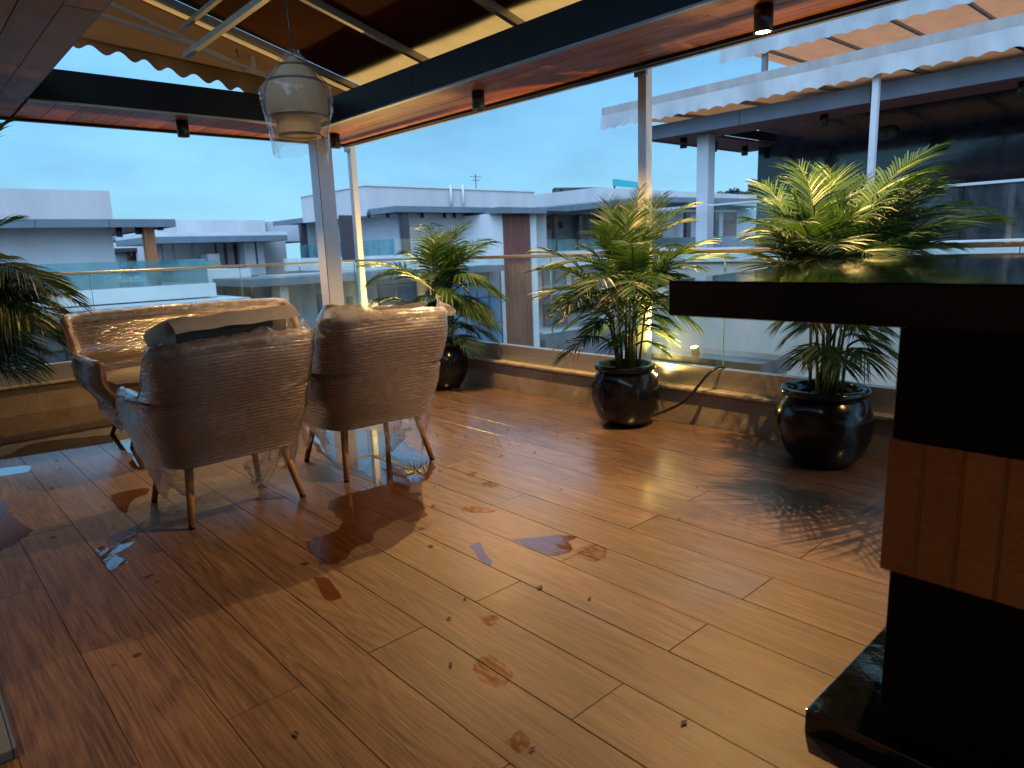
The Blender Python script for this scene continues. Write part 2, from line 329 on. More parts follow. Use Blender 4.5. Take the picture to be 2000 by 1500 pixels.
M['leaf_sky_sheen'] = leafmat('sky sheen areca leaf', (.05,.11,.05), (.09,.16,.08))  # whitish sky reflection painted into the leaf colour of chosen fronds
M['leaf_dry'] = leafmat('dry areca leaf', (.05,.024,.012), (.03,.014,.008))
M['cane'] = pm('palm cane', (.13,.14,.035), (.06,.085,.02), 14, .4, .1)
M['hose'] = pm('black rubber hose', (.018,.018,.02), rough=.35)
M['shade'] = fabricmat('cream lamp shade', (.62,.47,.29), (.75,.5,.22), .35)
M['shade_band'] = pm('brown shade band', (.10,.035,.012), rough=.5)
# neighbourhood
M['wall_grey'] = pm('warm grey render', (.56,.52,.53), (.46,.43,.44), 1.3, .85, .05, .15, 25, stretch=(1,1,.22))
M['wall_white'] = pm('white render', (.66,.65,.65), (.58,.57,.57), .8, .8, .05, .1, 25)
M['wall_cool'] = pm('cool grey render', (.50,.50,.53), (.41,.41,.45), 1.1, .8, .05, .1, 25)
M['slab_edge'] = pm('slate blue slab edge', (.15,.17,.21), (.11,.13,.16), 2, .5, .1)
M['red_wood'] = wood('red brown cladding', (.09,.028,.022), (.16,.05,.038), (.22,.075,.055), 2, .6, .5, rand=.1)
M['orange_wood'] = wood('orange brown column', (.2,.06,.022), (.36,.125,.045), (.45,.18,.07), 2, .5, .4, rand=.1)
M['dark_steel'] = pm('dark plum steel', (.045,.035,.05), rough=.4)
M['window'] = pm('blue window glass', (.17,.25,.36), (.10,.16,.26), .6, .06, .02, spec=.9)
M['teal_glass'] = sheer('teal balustrade glass', (.60,.80,.82), 1.5, .03, .16, (.30,.52,.56), 2)
M['granite_wall'] = pm('polished dark stone wall', (.010,.014,.024), (.02,.026,.042), 5, .09, .04, .03, 8, spec=.7)
M['terracotta'] = pm('orange awning lining', (.58,.25,.12), (.5,.2,.09), 3, .8)
M['concrete'] = pm('weathered concrete', (.42,.38,.36), (.30,.27,.26), 5, .8, .08, .2, 40, stretch=(1,1,.25))
M['ground'] = pm('grey asphalt ground', (.055,.055,.06), (.04,.04,.045), .4, .85)
M['roof_white'] = pm('white waterproofed roof', (.6,.61,.63), (.5,.51,.53), 1.2, .7)
M['sign_teal'] = pm('turquoise sign board', (.03,.36,.40), (.025,.30,.34), 1, .5)
M['far_tree'] = leafmat('haze tinted foliage', (.03,.055,.045), (.05,.085,.06))  # bluish haze of distance put into the foliage colour
M['red_roof'] = pm('red canopy', (.5,.13,.08), rough=.7)
M['deb'] = pm('dead leaf bit', (.05,.028,.014), rough=.7)
M['warm_win'] = glow('warm lit panel', (1,.62,.3), .55)

# ------------------------------------------------------------------ floor of planks
fl = part('terrace_floor', MB().box((-3.6,-3.2,-.30), (4.04,7.13,-.005)), M['grout']); tag(fl, 'brown wood plank terrace floor, wet in places', None, None, 'structure')
PX, PLN = .2231, 1.35
def plank_mesh(w, l):
    b = MB(); x, y, d, c = w/2, l/2, .012, .0012
    b.add([(-x,-y,-d),(x,-y,-d),(x,y,-d),(-x,y,-d),(-x,-y,-c),(x,-y,-c),(x,y,-c),(-x,y,-c),(-x+c,-y+c,0),(x-c,-y+c,0),(x-c,y-c,0),(-x+c,y-c,0)],
          [(0,1,5,4),(1,2,6,5),(2,3,7,6),(3,0,4,7),(4,5,9,8),(5,6,10,9),(6,7,11,10),(7,4,8,11),(8,9,10,11)])
    me = b.mesh('plank'); me.materials.append(M['plank']); return me
pcache = {}
for k in range(-6, 17):
    x0 = .299 + PX*k; x1 = x0 + PX
    x1 = min(x1, 4.04)
    if x1 - x0 < .03: continue
    j = 1.13 if k % 2 == 0 else 1.805
    y = j - 4*PLN
    while y < 7.13:
        a, b_ = max(y, -2.0), min(y + PLN, 7.13)
        if b_ - a > .03:
            w, l = round(x1-x0-.0018, 4), round(b_-a-.0018, 4)
            if (w, l) not in pcache: pcache[(w, l)] = plank_mesh(w, l)
            p = inst('plank', pcache[(w, l)], ((x0+x1)/2, (a+b_)/2, random.uniform(-.0006, .0004)), fl)
        y += PLN

# ------------------------------------------------------------------ kerb walls, glass balustrades
kw = root('kerb_wall', (4.2,2.5,0), 'low stained plaster kerb wall behind the potted palms, carrying the long glass balustrade', 'wall')
part('wall_body', MB().box((4.045,-3,-3.2), (4.36,7.5,.232)), M['plaster'], kw)
part('ledge', MB().box((4.022,-3,.234), (4.34,7.13,.256)), M['ledge'], kw, .004)
kl = root('kerb_wall', (1.5,7.3,0), 'low plaster kerb wall behind the wrapped sofa, under the shorter balustrade', 'wall')
part('wall_body', MB().box((-4,7.135,-3.2), (4.04,7.45,.232)), M['plaster'], kl)
part('ledge', MB().box((-4,7.112,.234), (4.02,7.43,.256)), M['ledge'], kl, .004)

br = root('glass_balustrade', (4.15,2.5,.256), 'glass balustrade with bright steel handrail behind the three potted palms', 'railing', 'terrace balustrades')
for a, b_ in ((-3,.5),(.503,3.3),(3.303,7.2)):
    part('base_channel', MB().box((4.118,a,.2575), (4.182,b_,.398)), M['steel'], br, .004)
js = [-3,-.75,.85,2.45,4.06,5.66,7.16]
for a, b_ in zip(js, js[1:]):
    g = part('glass_pane', MB().box((4.144,a+.006,.36), (4.156,b_-.006,1.168)), M['glass'], br)
    part('glass_edge', MB().box((4.1435,b_-.009,.37), (4.1565,b_-.005,1.166)), M['glass_edge'], g)
part('handrail', MB().box((4.126,-3,1.168), (4.174,7.225,1.196)), M['handrail'], br, .005)
bl = root('glass_balustrade', (1.5,7.2,.256), 'glass balustrade with dull handrail behind the wrapped sofa', 'railing', 'terrace balustrades')
part('base_channel', MB().box((-4,7.168,.2575), (4.115,7.232,.404)), M['steel'], bl, .004)
js = [-4,-1.3,.05,1.43,2.79,4.12]
for a, b_ in zip(js, js[1:]):
    g = part('glass_pane', MB().box((a+.006,7.194,.36), (b_-.006,7.206,1.166)), M['glass'], bl)
    part('glass_edge', MB().box((b_-.009,7.1935,.37), (b_-.005,7.2065,1.164)), M['glass_edge'], g)
part('handrail', MB().box((-4,7.176,1.166), (4.125,7.224,1.192)), M['handrail'], bl, .005)

# posts
t = root('white_post', (3.535,6.685,0), 'thick square white post rising behind the two wrapped chairs to the beam corner', 'post')
part('shaft', MB().box((3.45,6.60,0), (3.62,6.77,2.415)), M['white_post'], t, .006)
part('foot_plate', MB().box((3.41,6.56,0), (3.66,6.81,.012)), M['white_post'], t)
part('edge_seam', MB().box((3.4495,6.5995,.012), (3.4545,6.6045,2.41)), M['dark_trim'], t)
for (x, y, lab) in ((4.22,7.25,'thin awning post at the far corner, beside the thick white post'), (4.205,3.135,'thin awning post rising behind the middle palm')):
    t = root('awning_post', (x,y,.1), lab, 'post', 'thin posts outside the balustrade')
    part('shaft', MB().box((x-.036,y-.036,-.6), (x+.036,y+.036,2.74)), M['white_post'], t, .003)
    part('bracket', MB().box((x-.06,y-.05,2.40), (x-.036,y+.05,2.47)), M['metal_trim'], t)

# ------------------------------------------------------------------ roof beams with board soffits
def boards(parent, x0, x1, y0, y1, wid, ln, z, mat, jitter=0.0):
    n = max(1, round((x1-x0)/wid)); w = (x1-x0)/n
    for i in range(n):
        xa = x0 + w*i; y = y0 - (ln*random.random() if ln < (y1-y0) else 0)
        while y < y1:
            a, b_ = max(y, y0), min(y+ln, y1)
            if b_-a > .02:
                me = MB().box((-w/2+.002,-(b_-a)/2+.0015,0), (w/2-.002,(b_-a)/2-.0015,.018)).mesh('soffit_board'); me.materials.append(mat)
                inst('soffit_board', me, (xa+w/2,(a+b_)/2,z+random.uniform(0,.002)), parent)
            y += ln
bR = root('roof_beam', (3.64,2.5,2.42), 'long dark beam with wet wood soffit running above the palms', 'beam', 'roof beams of the terrace')
part('core', MB().box((3.285,-3,2.4415), (3.975,6.97,2.63)), M['dark_trim'], bR)
for a, b_ in ((-3,-.2),(-.197,2.35),(2.353,4.62),(4.623,5.48),(5.483,6.13)):
    part('fascia_panel', MB().box((3.262,a,2.432), (3.283,b_,2.648)), M['fascia'], bR, .002)
part('inner_trim', MB().box((3.262,-3,2.418), (3.30,6.13,2.430)), M['metal_trim'], bR)
boards(bR, 3.302, 3.93, -3, 6.95, .157, 1.9, 2.421, M['soffit_y'])
part('outer_fascia', MB().box((3.932,-3,2.40), (3.975,6.985,2.648)), M['fascia'], bR)
part('outer_trim', MB().box((3.977,-3,2.392), (4.012,6.985,2.424)), M['metal_trim'], bR)
bL = root('roof_beam', (2.1,6.55,2.42), 'shorter black beam with red wood soffit running above the wrapped sofa', 'beam', 'roof beams of the terrace')
part('core', MB().box((1.0,6.155,2.4415), (3.26,6.925,2.63)), M['dark_trim'], bL)
part('fascia_panel', MB().box((1.0,6.132,2.432), (3.26,6.153,2.652)), M['fascia'], bL)
part('inner_trim', MB().box((1.0,6.132,2.418), (3.262,6.166,2.430)), M['alu'], bL)
boards(bL, 1.005, 3.30, 6.168, 6.90, .177, 3, 2.421, M['soffit_y'])
part('outer_fascia', MB().box((-.6,6.902,2.40), (3.93,6.945,2.648)), M['fascia'], bL)
bT = root('roof_beam', (.3,3,2.42), 'wide dark wood soffit crossing the upper left corner', 'beam', 'roof beams of the terrace')
part('core', MB().box((-.62,-3,2.4415), (.985,6.90,2.63)), M['dark_trim'], bT)
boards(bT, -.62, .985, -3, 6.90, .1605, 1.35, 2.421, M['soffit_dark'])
part('fascia_panel', MB().box((.987,-3,2.432), (.999,6.13,2.652)), M['fascia'], bT)
# the house wall on the near side, with its doorway, stands behind the camera
hw = root('house_wall', (-.7,2,0), 'plain rendered house wall along the near side of the terrace', 'wall')
b = MB(); b.box((-.85,-2.0,0), (-.64,-.6,3.0)); b.box((-.85,2.9,0), (-.64,7.13,3.0)); b.box((-.85,-.6,2.26), (-.64,2.9,3.0))
part('wall_body', b, M['wall_grey'], hw)
b = MB(); b.box((-3.6,-2.0,3.001), (-.60,7.13,3.15)); b.box((-3.75,-2.0,0), (-3.6,7.13,3.15)); b.box((-3.598,2.9,0), (-.852,3.0,3.0))
part('room_shell', b, M['wall_grey'], hw)
hw2 = root('house_wall', (1,-2.2,0), 'plain rendered house wall closing the near end of the terrace', 'wall')
part('wall_body', MB().box((-3.6,-2.3,0), (.4,-2.05,3.0)), M['wall_grey'], hw2)

# ------------------------------------------------------------------ downlights
def downlight(x, y, lab, lit, power=60, ztop=2.42, grp='cylinder downlights under the soffits', size=105, col_=(1,.58,.2), deep=True):
    t = root('downlight', (x,y,ztop), lab, 'lamp', grp)
    r, h = .048, .128; k = .05 if deep else .007
    part('housing', MB().lathe([(0,-.0005),(r,-.0005),(r,-h),(r*.86,-h),(r*.84,-h+k),(0.0,-h+k)], (x,y,ztop), 28), M['black_metal'], t)
    if lit:
        part('lens', MB().lathe([(r*.80,-h+k-.001),(r*.5,-h+k-.0035),(0,-h+k-.0045)], (x,y,ztop), 24), M['lamp_on'], t)
        ld = bpy.data.lights.new('downlight_beam', 'SPOT'); ld.energy = power; ld.spot_size = R_(size); ld.spot_blend = .45; ld.shadow_soft_size = .007; ld.color = col_
        lo = bpy.data.objects.new('downlight_beam', ld); lo.location = (0,0,-h-.004); lo.parent = t; col.objects.link(lo)
downlight(3.555, 4.19, 'black cylinder downlight midway along the palm side soffit', True, 140, size=140)
downlight(3.56, 1.91, 'glowing black cylinder downlight under the soffit, nearest the bar counter', True, 165, size=140, deep=False)
downlight(2.13, 6.42, 'black cylinder downlight under the red soffit above the sofa', True, 66, size=125)
downlight(3.555, 6.40, 'unlit black cylinder downlight at the beam corner behind the hanging lamp', False)
downlight(.42, 5.95, 'black cylinder downlight under the wide soffit, above the leftmost palm', True, 12)
downlight(3.56, -.36, 'black cylinder downlight of the palm side soffit, past the bar counter', True, 34, size=150)

# ------------------------------------------------------------------ awning over the terrace
def awz(x): return 2.90 - .27*(x-3.265)
aw = root('awning', (2.2,3,2.9), 'brown fabric awning with aluminium ribs stretched above the roof beams', 'awning')
rows = []
for i in range(29):
    x = .35 + (4.16-.35)*i/28
    rows.append([(x, y, awz(x) + .055*(1 if 0 else 0) - .012*math.sin(math.pi*((y+3)%1.13)/1.13)) for y in [-3 + 8.95*k/64 for k in range(65)]])
part('fabric', MB().grid(rows), M['fabric'], aw)
part('cover_sheet', MB().grid([[(x, y, awz(x)+.012) for y in (-3.05, 5.99)] for x in (.2, 1.0, 2.0, 3.0, 3.46)]), M['cover'], aw)
for y in (5.95,4.85,3.72,2.59,1.46,.33,-.8,-1.93):
    part('rib', MB().bar((.35,y,awz(.35)-.045), (4.16,y,awz(4.16)-.045), .045, .055), M['alu'], aw, .003)
part('front_bar', MB().bar((4.18,-3,awz(4.18)-.02), (4.18,6.6,awz(4.18)-.02), .07, .06), M['white_post'], aw)
# end valance with scallops above the left beam, and the folding-arm frame
yv = 6.95
rows = [[], []]
rows = [[] for _ in range(7)]
for k in range(161):
    x = .6 + 3.45*k/160
    top = 3.112 - .068*(x-1.58); 
    bot = 3.035 - .155*(x-1.72) + .028*math.cos(2*math.pi*x/.205) - .01
    bot = min(bot, top-.03)
    for q in range(7):
        f = q/6; rows[q].append((x, yv + .03*f*math.sin(x*9) - .02*f, top + (bot-top)*f))
part('valance', MB().grid(rows), M['fabric_brown'], aw)
part('valance_bar', MB().bar((.6,yv-.012,3.179), (4.05,yv-.012,2.944), .022), M['alu'], aw)
rows = []
for i in range(9):
    f = i/8
    rows.append([(x, 6.085 + (yv-6.085)*f, (awz(x)-.06)*(1-f) + (3.112-.068*(x-1.58))*f - .05*math.sin(math.pi*f)) for x in [.6 + 3.5*k/30 for k in range(31)]])
part('end_fabric', MB().grid(rows), M['fabric_brown'], aw)
part('bright_strip', MB().grid([[(p[0], 5.93+.045*q, p[2]+.004-.002*q) for p in rows[0]] for q in range(0,5)]), M['fabric'], aw)  # strip of clearer cloth added to give the bright line beside the rib
def arm(a, b_, w=.032, nm='frame_tube', extra=None):
    part(nm, MB().bar(a, b_, w), M['alu'], aw, .002)
Ya = 6.2
P_ = lambda x, y, Y=Ya: at(x, y, Y=Y)
arm(P_(363,108), P_(363,108) + Vector((0,-3.2,.03)), .045)
arm(P_(354,57), P_(354,57) + Vector((0,-3.2,.03)), .035)
arm(P_(190,-6), P_(480,133), .03)
arm(P_(150,12), P_(381,89), .028); arm(P_(381,92), P_(640,196), .03)
arm(P_(415,8), P_(417,64), .03); arm(P_(490,83), P_(495,142), .04)
arm(P_(478,137), P_(560,160), .03)
b = MB(); c = P_(459,78)
b.tube([c + Vector((.03*math.cos(a_), 0, .035*math.sin(a_))) for a_ in [2*math.pi*i/16 for i in range(16)]] + [c + Vector((.03,0,0))], .006, 6); b.tube([c + Vector((0,0,.14)), c + Vector((0,0,.035))], .004, 6); b.tube([c + Vector((0,0,-.035)), c + Vector((.01,0,-.14))], .006, 6)
part('crank_ring', b, M['black_metal'], aw)
# room light inside the house door, out of frame behind the camera
t = root('ceiling_lamp', (-1.25,1.1,2.9), 'long ceiling lamp inside the house beyond the doorway', 'lamp')
part('body', MB().box((-1.31,.2,2.9), (-1.19,2.0,2.94)), M['white_post'], t)
ld = bpy.data.lights.new('room_light', 'AREA'); ld.shape = 'RECTANGLE'; ld.size = .1; ld.size_y = 1.8; ld.energy = 16; ld.color = (1,.62,.34)
lo = bpy.data.objects.new('room_light', ld); lo.location = (0,0,-.004); lo.parent = t; col.objects.link(lo)

# ------------------------------------------------------------------ hanging lamp in its plastic bag
pc = at(580, 200, W=4.25); dpx = 4.25/FPX
pz = lambda y: pc.z + (200-y)*dpx*1.02
t = root('pendant_lamp', (pc.x,pc.y,pz(268)), 'cream pendant lamp shade with brown bands, still in its clear plastic bag', 'lamp')
prof = [(.02,pz(118)),(.03,pz(124)),(.075,pz(132)),(.12,pz(146)),(.158,pz(163)),(.176,pz(180)),(.183,pz(198)),(.182,pz(214)),(.176,pz(227)),(.168,pz(231)),(.135,pz(233)),(.132,pz(245)),(.124,pz(258)),(.115,pz(264)),(.108,pz(264))]
part('shade', MB().lathe([(r, z) for r, z in prof], (pc.x,pc.y,0), 44), M['shade'], t)
for yy, rr in ((136,.09),(164,.1605),(228,.1775),(261,.1245)):
    part('band', MB().lathe([(rr,pz(yy-2)),(rr+.004,pz(yy-2)),(rr+.004,pz(yy+2)),(rr,pz(yy+2))], (pc.x,pc.y,0), 44), M['shade_band'], t)
part('cord', MB().tube([(pc.x,pc.y,pz(122)), (pc.x-.004,pc.y+.004,pz(60)), (pc.x-.01,pc.y+.008,3.3)], .0045, 6), M['black_metal'], t)
rows = []
nb = 72
for i in range(34):
    f = i/33; y = 108 + f*178
    zz = pz(y)
    rr = 0
    for (ra, za), (rb, zb) in zip(prof, prof[1:]):
        if zb <= zz <= za and za != zb: rr = ra + (rb-ra)*(za-zz)/(za-zb); break
    if zz > prof[0][1]: rr = .03
    env = max(rr, .02 + .19*min(1, f*2.6) if f < .4 else .205 - .05*max(0, (f-.55))/.45)
    row = []
    for k in range(nb):
        a_ = 2*math.pi*k/nb
        q = Vector((math.cos(a_)*2.2, math.sin(a_)*2.2, f*3.4))
        w = mnoise.noise(q*1.4)*.018 + mnoise.noise(q*4.1)*.008
        drop = 0
        if f > .8: drop = (f-.8)/.2*(.05*mnoise.noise(Vector((math.cos(a_)*1.5, math.sin(a_)*1.5, 7))) - .10*max(0, math.cos(a_+.72))**6 - .055*max(0, math.cos(a_-2.6))**5)
        row.append((pc.x + math.cos(a_)*(env+.006+w), pc.y + math.sin(a_)*(env+.006+w), zz + drop))
    rows.append(row)
part('plastic_bag', MB().grid(rows, closed=True), M['bag'], t)

# ------------------------------------------------------------------ wrapped rattan chairs and sofa
def catmull(P, n):
    out = []
    for i in range(len(P)-1):
        p0, p1, p2, p3 = P[max(i-1,0)], P[i], P[i+1], P[min(i+2,len(P)-1)]
        for j in range(n):
            t_ = j/n
            out.append(tuple(.5*((2*p1[c]) + (-p0[c]+p2[c])*t_ + (2*p0[c]-5*p1[c]+4*p2[c]-p3[c])*t_**2 + (-p0[c]+3*p1[c]-3*p2[c]+p3[c])*t_**3) for c in range(len(p1))))
    out.append(P[-1]); return out
def resample(pts, n):
    d = [0]
    for a, b_ in zip(pts, pts[1:]): d.append(d[-1] + math.dist(a, b_))
    out = []; j = 0
    for i in range(n):
        s_ = d[-1]*i/(n-1)
        while j < len(d)-2 and d[j+1] < s_: j += 1
        f = (s_-d[j])/max(1e-9, d[j+1]-d[j]); out.append(tuple(a+(b_-a)*f for a, b_ in zip(pts[j], pts[j+1])))
    return out, d[-1]
def sstep(a, b_, x):
    t_ = min(1, max(0, (x-a)/(b_-a))); return t_*t_*(3-2*t_)
def seat_thing(name, loc, rz, label, cat, grp, hw_, hb=.86, ha=.60, seed=0, sofa=False):
    """A tub seat of woven rattan, local axes: sitter looks along +y, origin on the floor."""
    rnd = random.Random(seed)
    t = bpy.data.objects.new(name, None); col.objects.link(t); tag(t, label, cat, grp)
    w = hw_
    half = [(-w*.93,.33),(-w*.985,.22),(-w,.05),(-w*.985,-.12),(-w*.93,-.235),(-w*.80,-.305),(-w*.5,-.33),(0,-.338)]
    P = half + [(-x, y) for x, y in half[-2::-1]]
    path, tot = resample(catmull(P, 10), 8*round((2*w+1.2)/.0052/8) if 0 else int(tot_n(w)))
    n = len(path)
    def prof(i, f, o):
        x, y = path[i]
        bk = 1 - sstep(-.27, -.05, y)                         # 1 on the backrest, 0 on the arms
        top = ha + (hb-ha)*(1 - sstep(-.24, -.085, y)) - .02*sstep(.15,.33,y) + .018*math.cos(x/w*1.4)*bk
        z0 = .285 + .012*math.cos(x/w*1.5)
        z = z0 + (top-z0)*f
        s_ = .86 + .14*sstep(.28,.50,z) + .055*sstep(.55,.86,z)*bk
        # outward normal in plan
        a, c = path[max(i-1,0)], path[min(i+1,n-1)]
        tx, ty = c[0]-a[0], c[1]-a[1]; l = math.hypot(tx, ty) or 1; nx, ny = ty/l, -tx/l
        nx, ny = -nx, -ny
        if nx*x + ny*(y+.02) < 0: nx, ny = -nx, -ny
        lean = -.115*bk*sstep(.36,.88,z)
        return (x*s_ + nx*o, (y+.02)*s_ + lean + ny*o, z)
    m = 136 if not sofa else 112
    def surf(o, weave, flip):
        rows = []
        for j in range(m+1):
            row = []
            for i in range(n):
                ww = 0
                if weave:
                    r = j//4; ph = (-.0052, .0012, .0040, .0012)[j % 4]
                    ww = ph + .0034*math.cos(math.pi*i/4 + math.pi*(r % 2))*(0, .8, 1, .8)[j % 4]
                row.append(prof(i, j/m, o + ww*(1 if o > 0 else -1)))
            rows.append(row)
        return rows if not flip else [r[::-1] for r in rows]
    th = .024
    b = MB(); so = surf(th, True, False); si = surf(-th, True, True); b.grid(so); b.grid(si)
    top = [[so[-1][i] for i in range(n)], [prof(i, 1.0, 0)[:2] + (prof(i,1.0,0)[2]+.018,) for i in range(n)], [prof(i, 1.0, -th) for i in range(n)]]
    b.grid(top)
    for e_ in (0, n-1): b.grid([[prof(e_, j/12, th) for j in range(13)], [(p[0], p[1]+.018, p[2]) for p in [prof(e_, j/12, 0) for j in range(13)]], [prof(e_, j/12, -th) for j in range(13)]])
    part('woven_shell', b, M['wicker'], t)
    b = MB(); b.tube([prof(i, 1.0, 0) for i in range(0, n, 4)], .027, 8); part('rolled_rim', b, M['wicker'], t)
    # base of the seat
    b = MB(); ring = [prof(i, 0.0, -.03) for i in range(0, n, 6)]
    b.add([(p[0], p[1], .292) for p in ring] + [(p[0], p[1], .40) for p in ring], [tuple(range(len(ring))), tuple(range(len(ring), 2*len(ring)))[::-1]] + [(i, (i+1)%len(ring), len(ring)+(i+1)%len(ring), len(ring)+i) for i in range(len(ring))])
    part('seat_base', b, M['wicker'], t)
    def pillow(x0, x1, y0, y1, z0, z1, lean=0, nseg=14, ns=.012):
        rows_t, rows_b = [], []
        for jj in range(nseg+1):
            a_, c_ = [], []
            for ii in range(nseg+1):
                u, v = ii/nseg*2-1, jj/nseg*2-1
                e_ = (1-abs(u)**5)**.4 * (1-abs(v)**5)**.4 if abs(u) < 1 and abs(v) < 1 else 0
                x, y = x0+(x1-x0)*ii/nseg, y0+(y1-y0)*jj/nseg
                k = mnoise.noise(Vector((x*7, y*7, seed)))*ns
                zc, zh = (z0+z1)/2, (z1-z0)/2
                a_.append((x, y, zc + zh*(.25+.75*e_) + k)); c_.append((x, y, zc - zh*(.25+.75*e_)))
            rows_t.append(a_); rows_b.append(c_[::-1])
        return rows_t, rows_b
    nb_ = 2 if sofa else 1
    for q in range(nb_):
        xa, xb = -w*.84 + q*(2*w*.84)/nb_, -w*.84 + (q+1)*(2*w*.84)/nb_
        b = MB(); 
        for g_ in pillow(xa+.004, xb-.004, -.24, .33, .39, .50): b.grid(g_)
        edge = []; part('seat_cushion', b, M['cushion_pale'] if sofa else M['cushion'], t)
    if not sofa:
        # back cushion standing inside the backrest and higher than it
        b = MB(); ta, tb = pillow(-w*.76, w*.76, -.25, .25, -.06, .06)
        rot = lambda p: (p[0], -.235 - p[2] - .10*(p[1]+.25), .735 + p[1]*.92 + .012*mnoise.noise(Vector((p[0]*6, p[1]*6, seed+3))))
        b.grid([[rot(p) for p in r] for r in ta]); b.grid([[rot(p) for p in r] for r in tb])
        part('back_cushion', b, M['cushion'], t)
        if seed == 1:
            # thin foam sheet laid over the cushion's top, its left end hanging loose as a white flap
            b = MB(); rows = []
            for jj in range(9):
                f = jj/8; rows.append([])
                for k in range(37):
                    x = -w*.80 + w*1.60*k/36; nz = mnoise.noise(Vector((x*7, f*3, seed)))*.010
                    rows[-1].append((x, -.435 + .15*f + nz, 1.0 - .045*(1-f)**2 + .012*math.sin(math.pi*f) + nz*1.4 + .016*x/w))
            part('foam_sheet', b.grid(rows), M['cushion_pale'], t)
            ol = [(-.25,1.005),(-.30,.995),(-.355,.965),(-.388,.935),(-.372,.87),(-.345,.815),(-.305,.775),(-.268,.755),(-.262,.84),(-.255,.93)]
            cx_, cz_ = -.30, .88; b = MB(); rows = []
            for q in range(5): rows.append([(cx_+(x-cx_)*q/4, -.315+.02*mnoise.noise(Vector((x*9, z*9, q*.4))) + .03*(x+.25), cz_+(z-cz_)*q/4) for x, z in catmull(ol+[ol[0]], 4)[:-1]])
            part('foam_flap', b.grid(rows, closed=True), M['cushion_pale'], t)
    # legs
    for sx_ in (-1, 1):
        for sy_ in (-1, 1):
            a, c = (sx_*(w*.64), sy_*.19+.0, .31), (sx_*(w*.64+.052 if not sofa else w*.78), sy_*.277, 0)
            tip = tuple(c[i] + (a[i]-c[i])*.055 for i in range(3))
            lg = part('leg', MB().tube([a, tip], [.0225,.0155], 12), M['leg_wood'], t)
            part('rubber_foot', MB().tube([tip, c], [.0162,.0145], 12), M['leg_dark'], lg)
    # stretch wrap: film wound round the whole seat, hanging in rags below
    def loop(z):
        ids = []
        for i in range(0, n, 2):
            y = path[i][1]; tp = ha + (hb-ha)*(1 - sstep(-.24,-.085,y))
            if z <= tp + .012: ids.append((i, tp))
        pts = []
        for i, tp in ids:
            ff = (min(max(z, .29), tp)-.285)/(tp-.285); p = prof(i, min(1, max(0, ff)), th + .012); pts.append((p[0], p[1]))
        r1, _ = resample(pts, 130); r2, _ = resample([pts[-1], pts[0]], 42)
        return r1 + r2[1:-1]
    rows = []; zs = [.11,.14,.17,.20,.23,.26,.285,.31,.34,.38,.42,.46,.50,.54,.57,.60,.63,.66,.70,.74,.78,.82,hb-.012,hb+.012]
    if not sofa: zs += [hb+.05, hb+.09]
    for j, z in enumerate(zs):
        r = loop(min(z, hb-.012)); row = []
        for k, (x, y) in enumerate(r):
            nz = mnoise.noise(Vector((x*6, y*6, z*26+seed*3.1)))
            s_ = 1 + .014*nz + .007*mnoise.noise(Vector((x*19, y*19, z*50+seed)))
            zz = z
            if z < .285:
                s_ *= .86 + .14*(z-.11)/.175 + .03*mnoise.noise(Vector((x*11, y*11, z*14))); low = mnoise.noise(Vector((x*3.6, y*3.6, seed+9.3))) + .4*mnoise.noise(Vector((x*13, y*13, seed+1.3)))
                zz = z - (.285-z)/.175*(.12*max(0, low) - .22*max(0, -low))
            if z > hb-.02 and not sofa:
                hi = mnoise.noise(Vector((x*5, y*5, seed+2.2))); zz = min(z, hb-.012) + (z-hb+.012)*(.25+1.5*max(0, hi)) ; s_ *= 1 - .25*(z-hb+.012)*(2+hi*4)
            if z > ha+.04: y = y
            row.append((x*s_, y*s_, zz))
        rows.append(row)
    part('stretch_wrap', MB().grid(rows, closed=True), M['film'], t)
    # film over the arms and the seat
    rows = []
    for j in range(15):
        f = j/14; rows.append([])
        for k in range(25):
            u = k/24*2-1; x = u*w*.98
            sag = (1-u*u); z = ha+.028 - (.10 + .07*f if not sofa else .085)*sag**.6 + .013*mnoise.noise(Vector((x*8, f*5, seed+1)))
            rows[-1].append((x, -.2+.56*f, z - .02*f))
    part('seat_wrap', MB().grid(rows), M['film'], t)
    # film bunched over the rolled rim
    rows = []
    for q in range(7):
        a_ = math.pi*(-.25+1.5*q/6); rows.append([])
        for i in range(0, n, 3):
            p = prof(i, 1.0, 0); o = prof(i, 1.0, .03); dx, dy = (o[0]-p[0])/.03, (o[1]-p[1])/.03
            rr = .036 + .010*mnoise.noise(Vector((i*.11, q*.8, seed))) + .006*mnoise.noise(Vector((i*.5, q*2, seed+4)))
            pk = max(0, mnoise.noise(Vector((i*.045, seed*2.7, .5)))-.05)*.16*max(0, math.sin(a_))**3*(0 if sofa else 1)*(1 if p[2] > ha+.1 else .2)
            rows[-1].append((p[0]+dx*rr*math.cos(a_), p[1]+dy*rr*math.cos(a_), p[2]+rr*math.sin(a_)+pk))
    part('rim_film', MB().grid(rows), M['film_loose'], t)
    # loose crumpled ends
    spots = [(-w*.9,-.36,hb-.03,.16,.10),(w*.9,-.39,hb-.02,.17,.13),(w*.35,-.1,.20,.16,-.16),(-w*.5,.28,.23,.14,-.12)]
    if sofa: spots = [(-w*.97,.2,.33,.12,-.15),(-w*.1,-.40,hb+.01,.22,.05),(w*.9,.25,.35,.1,-.1)]
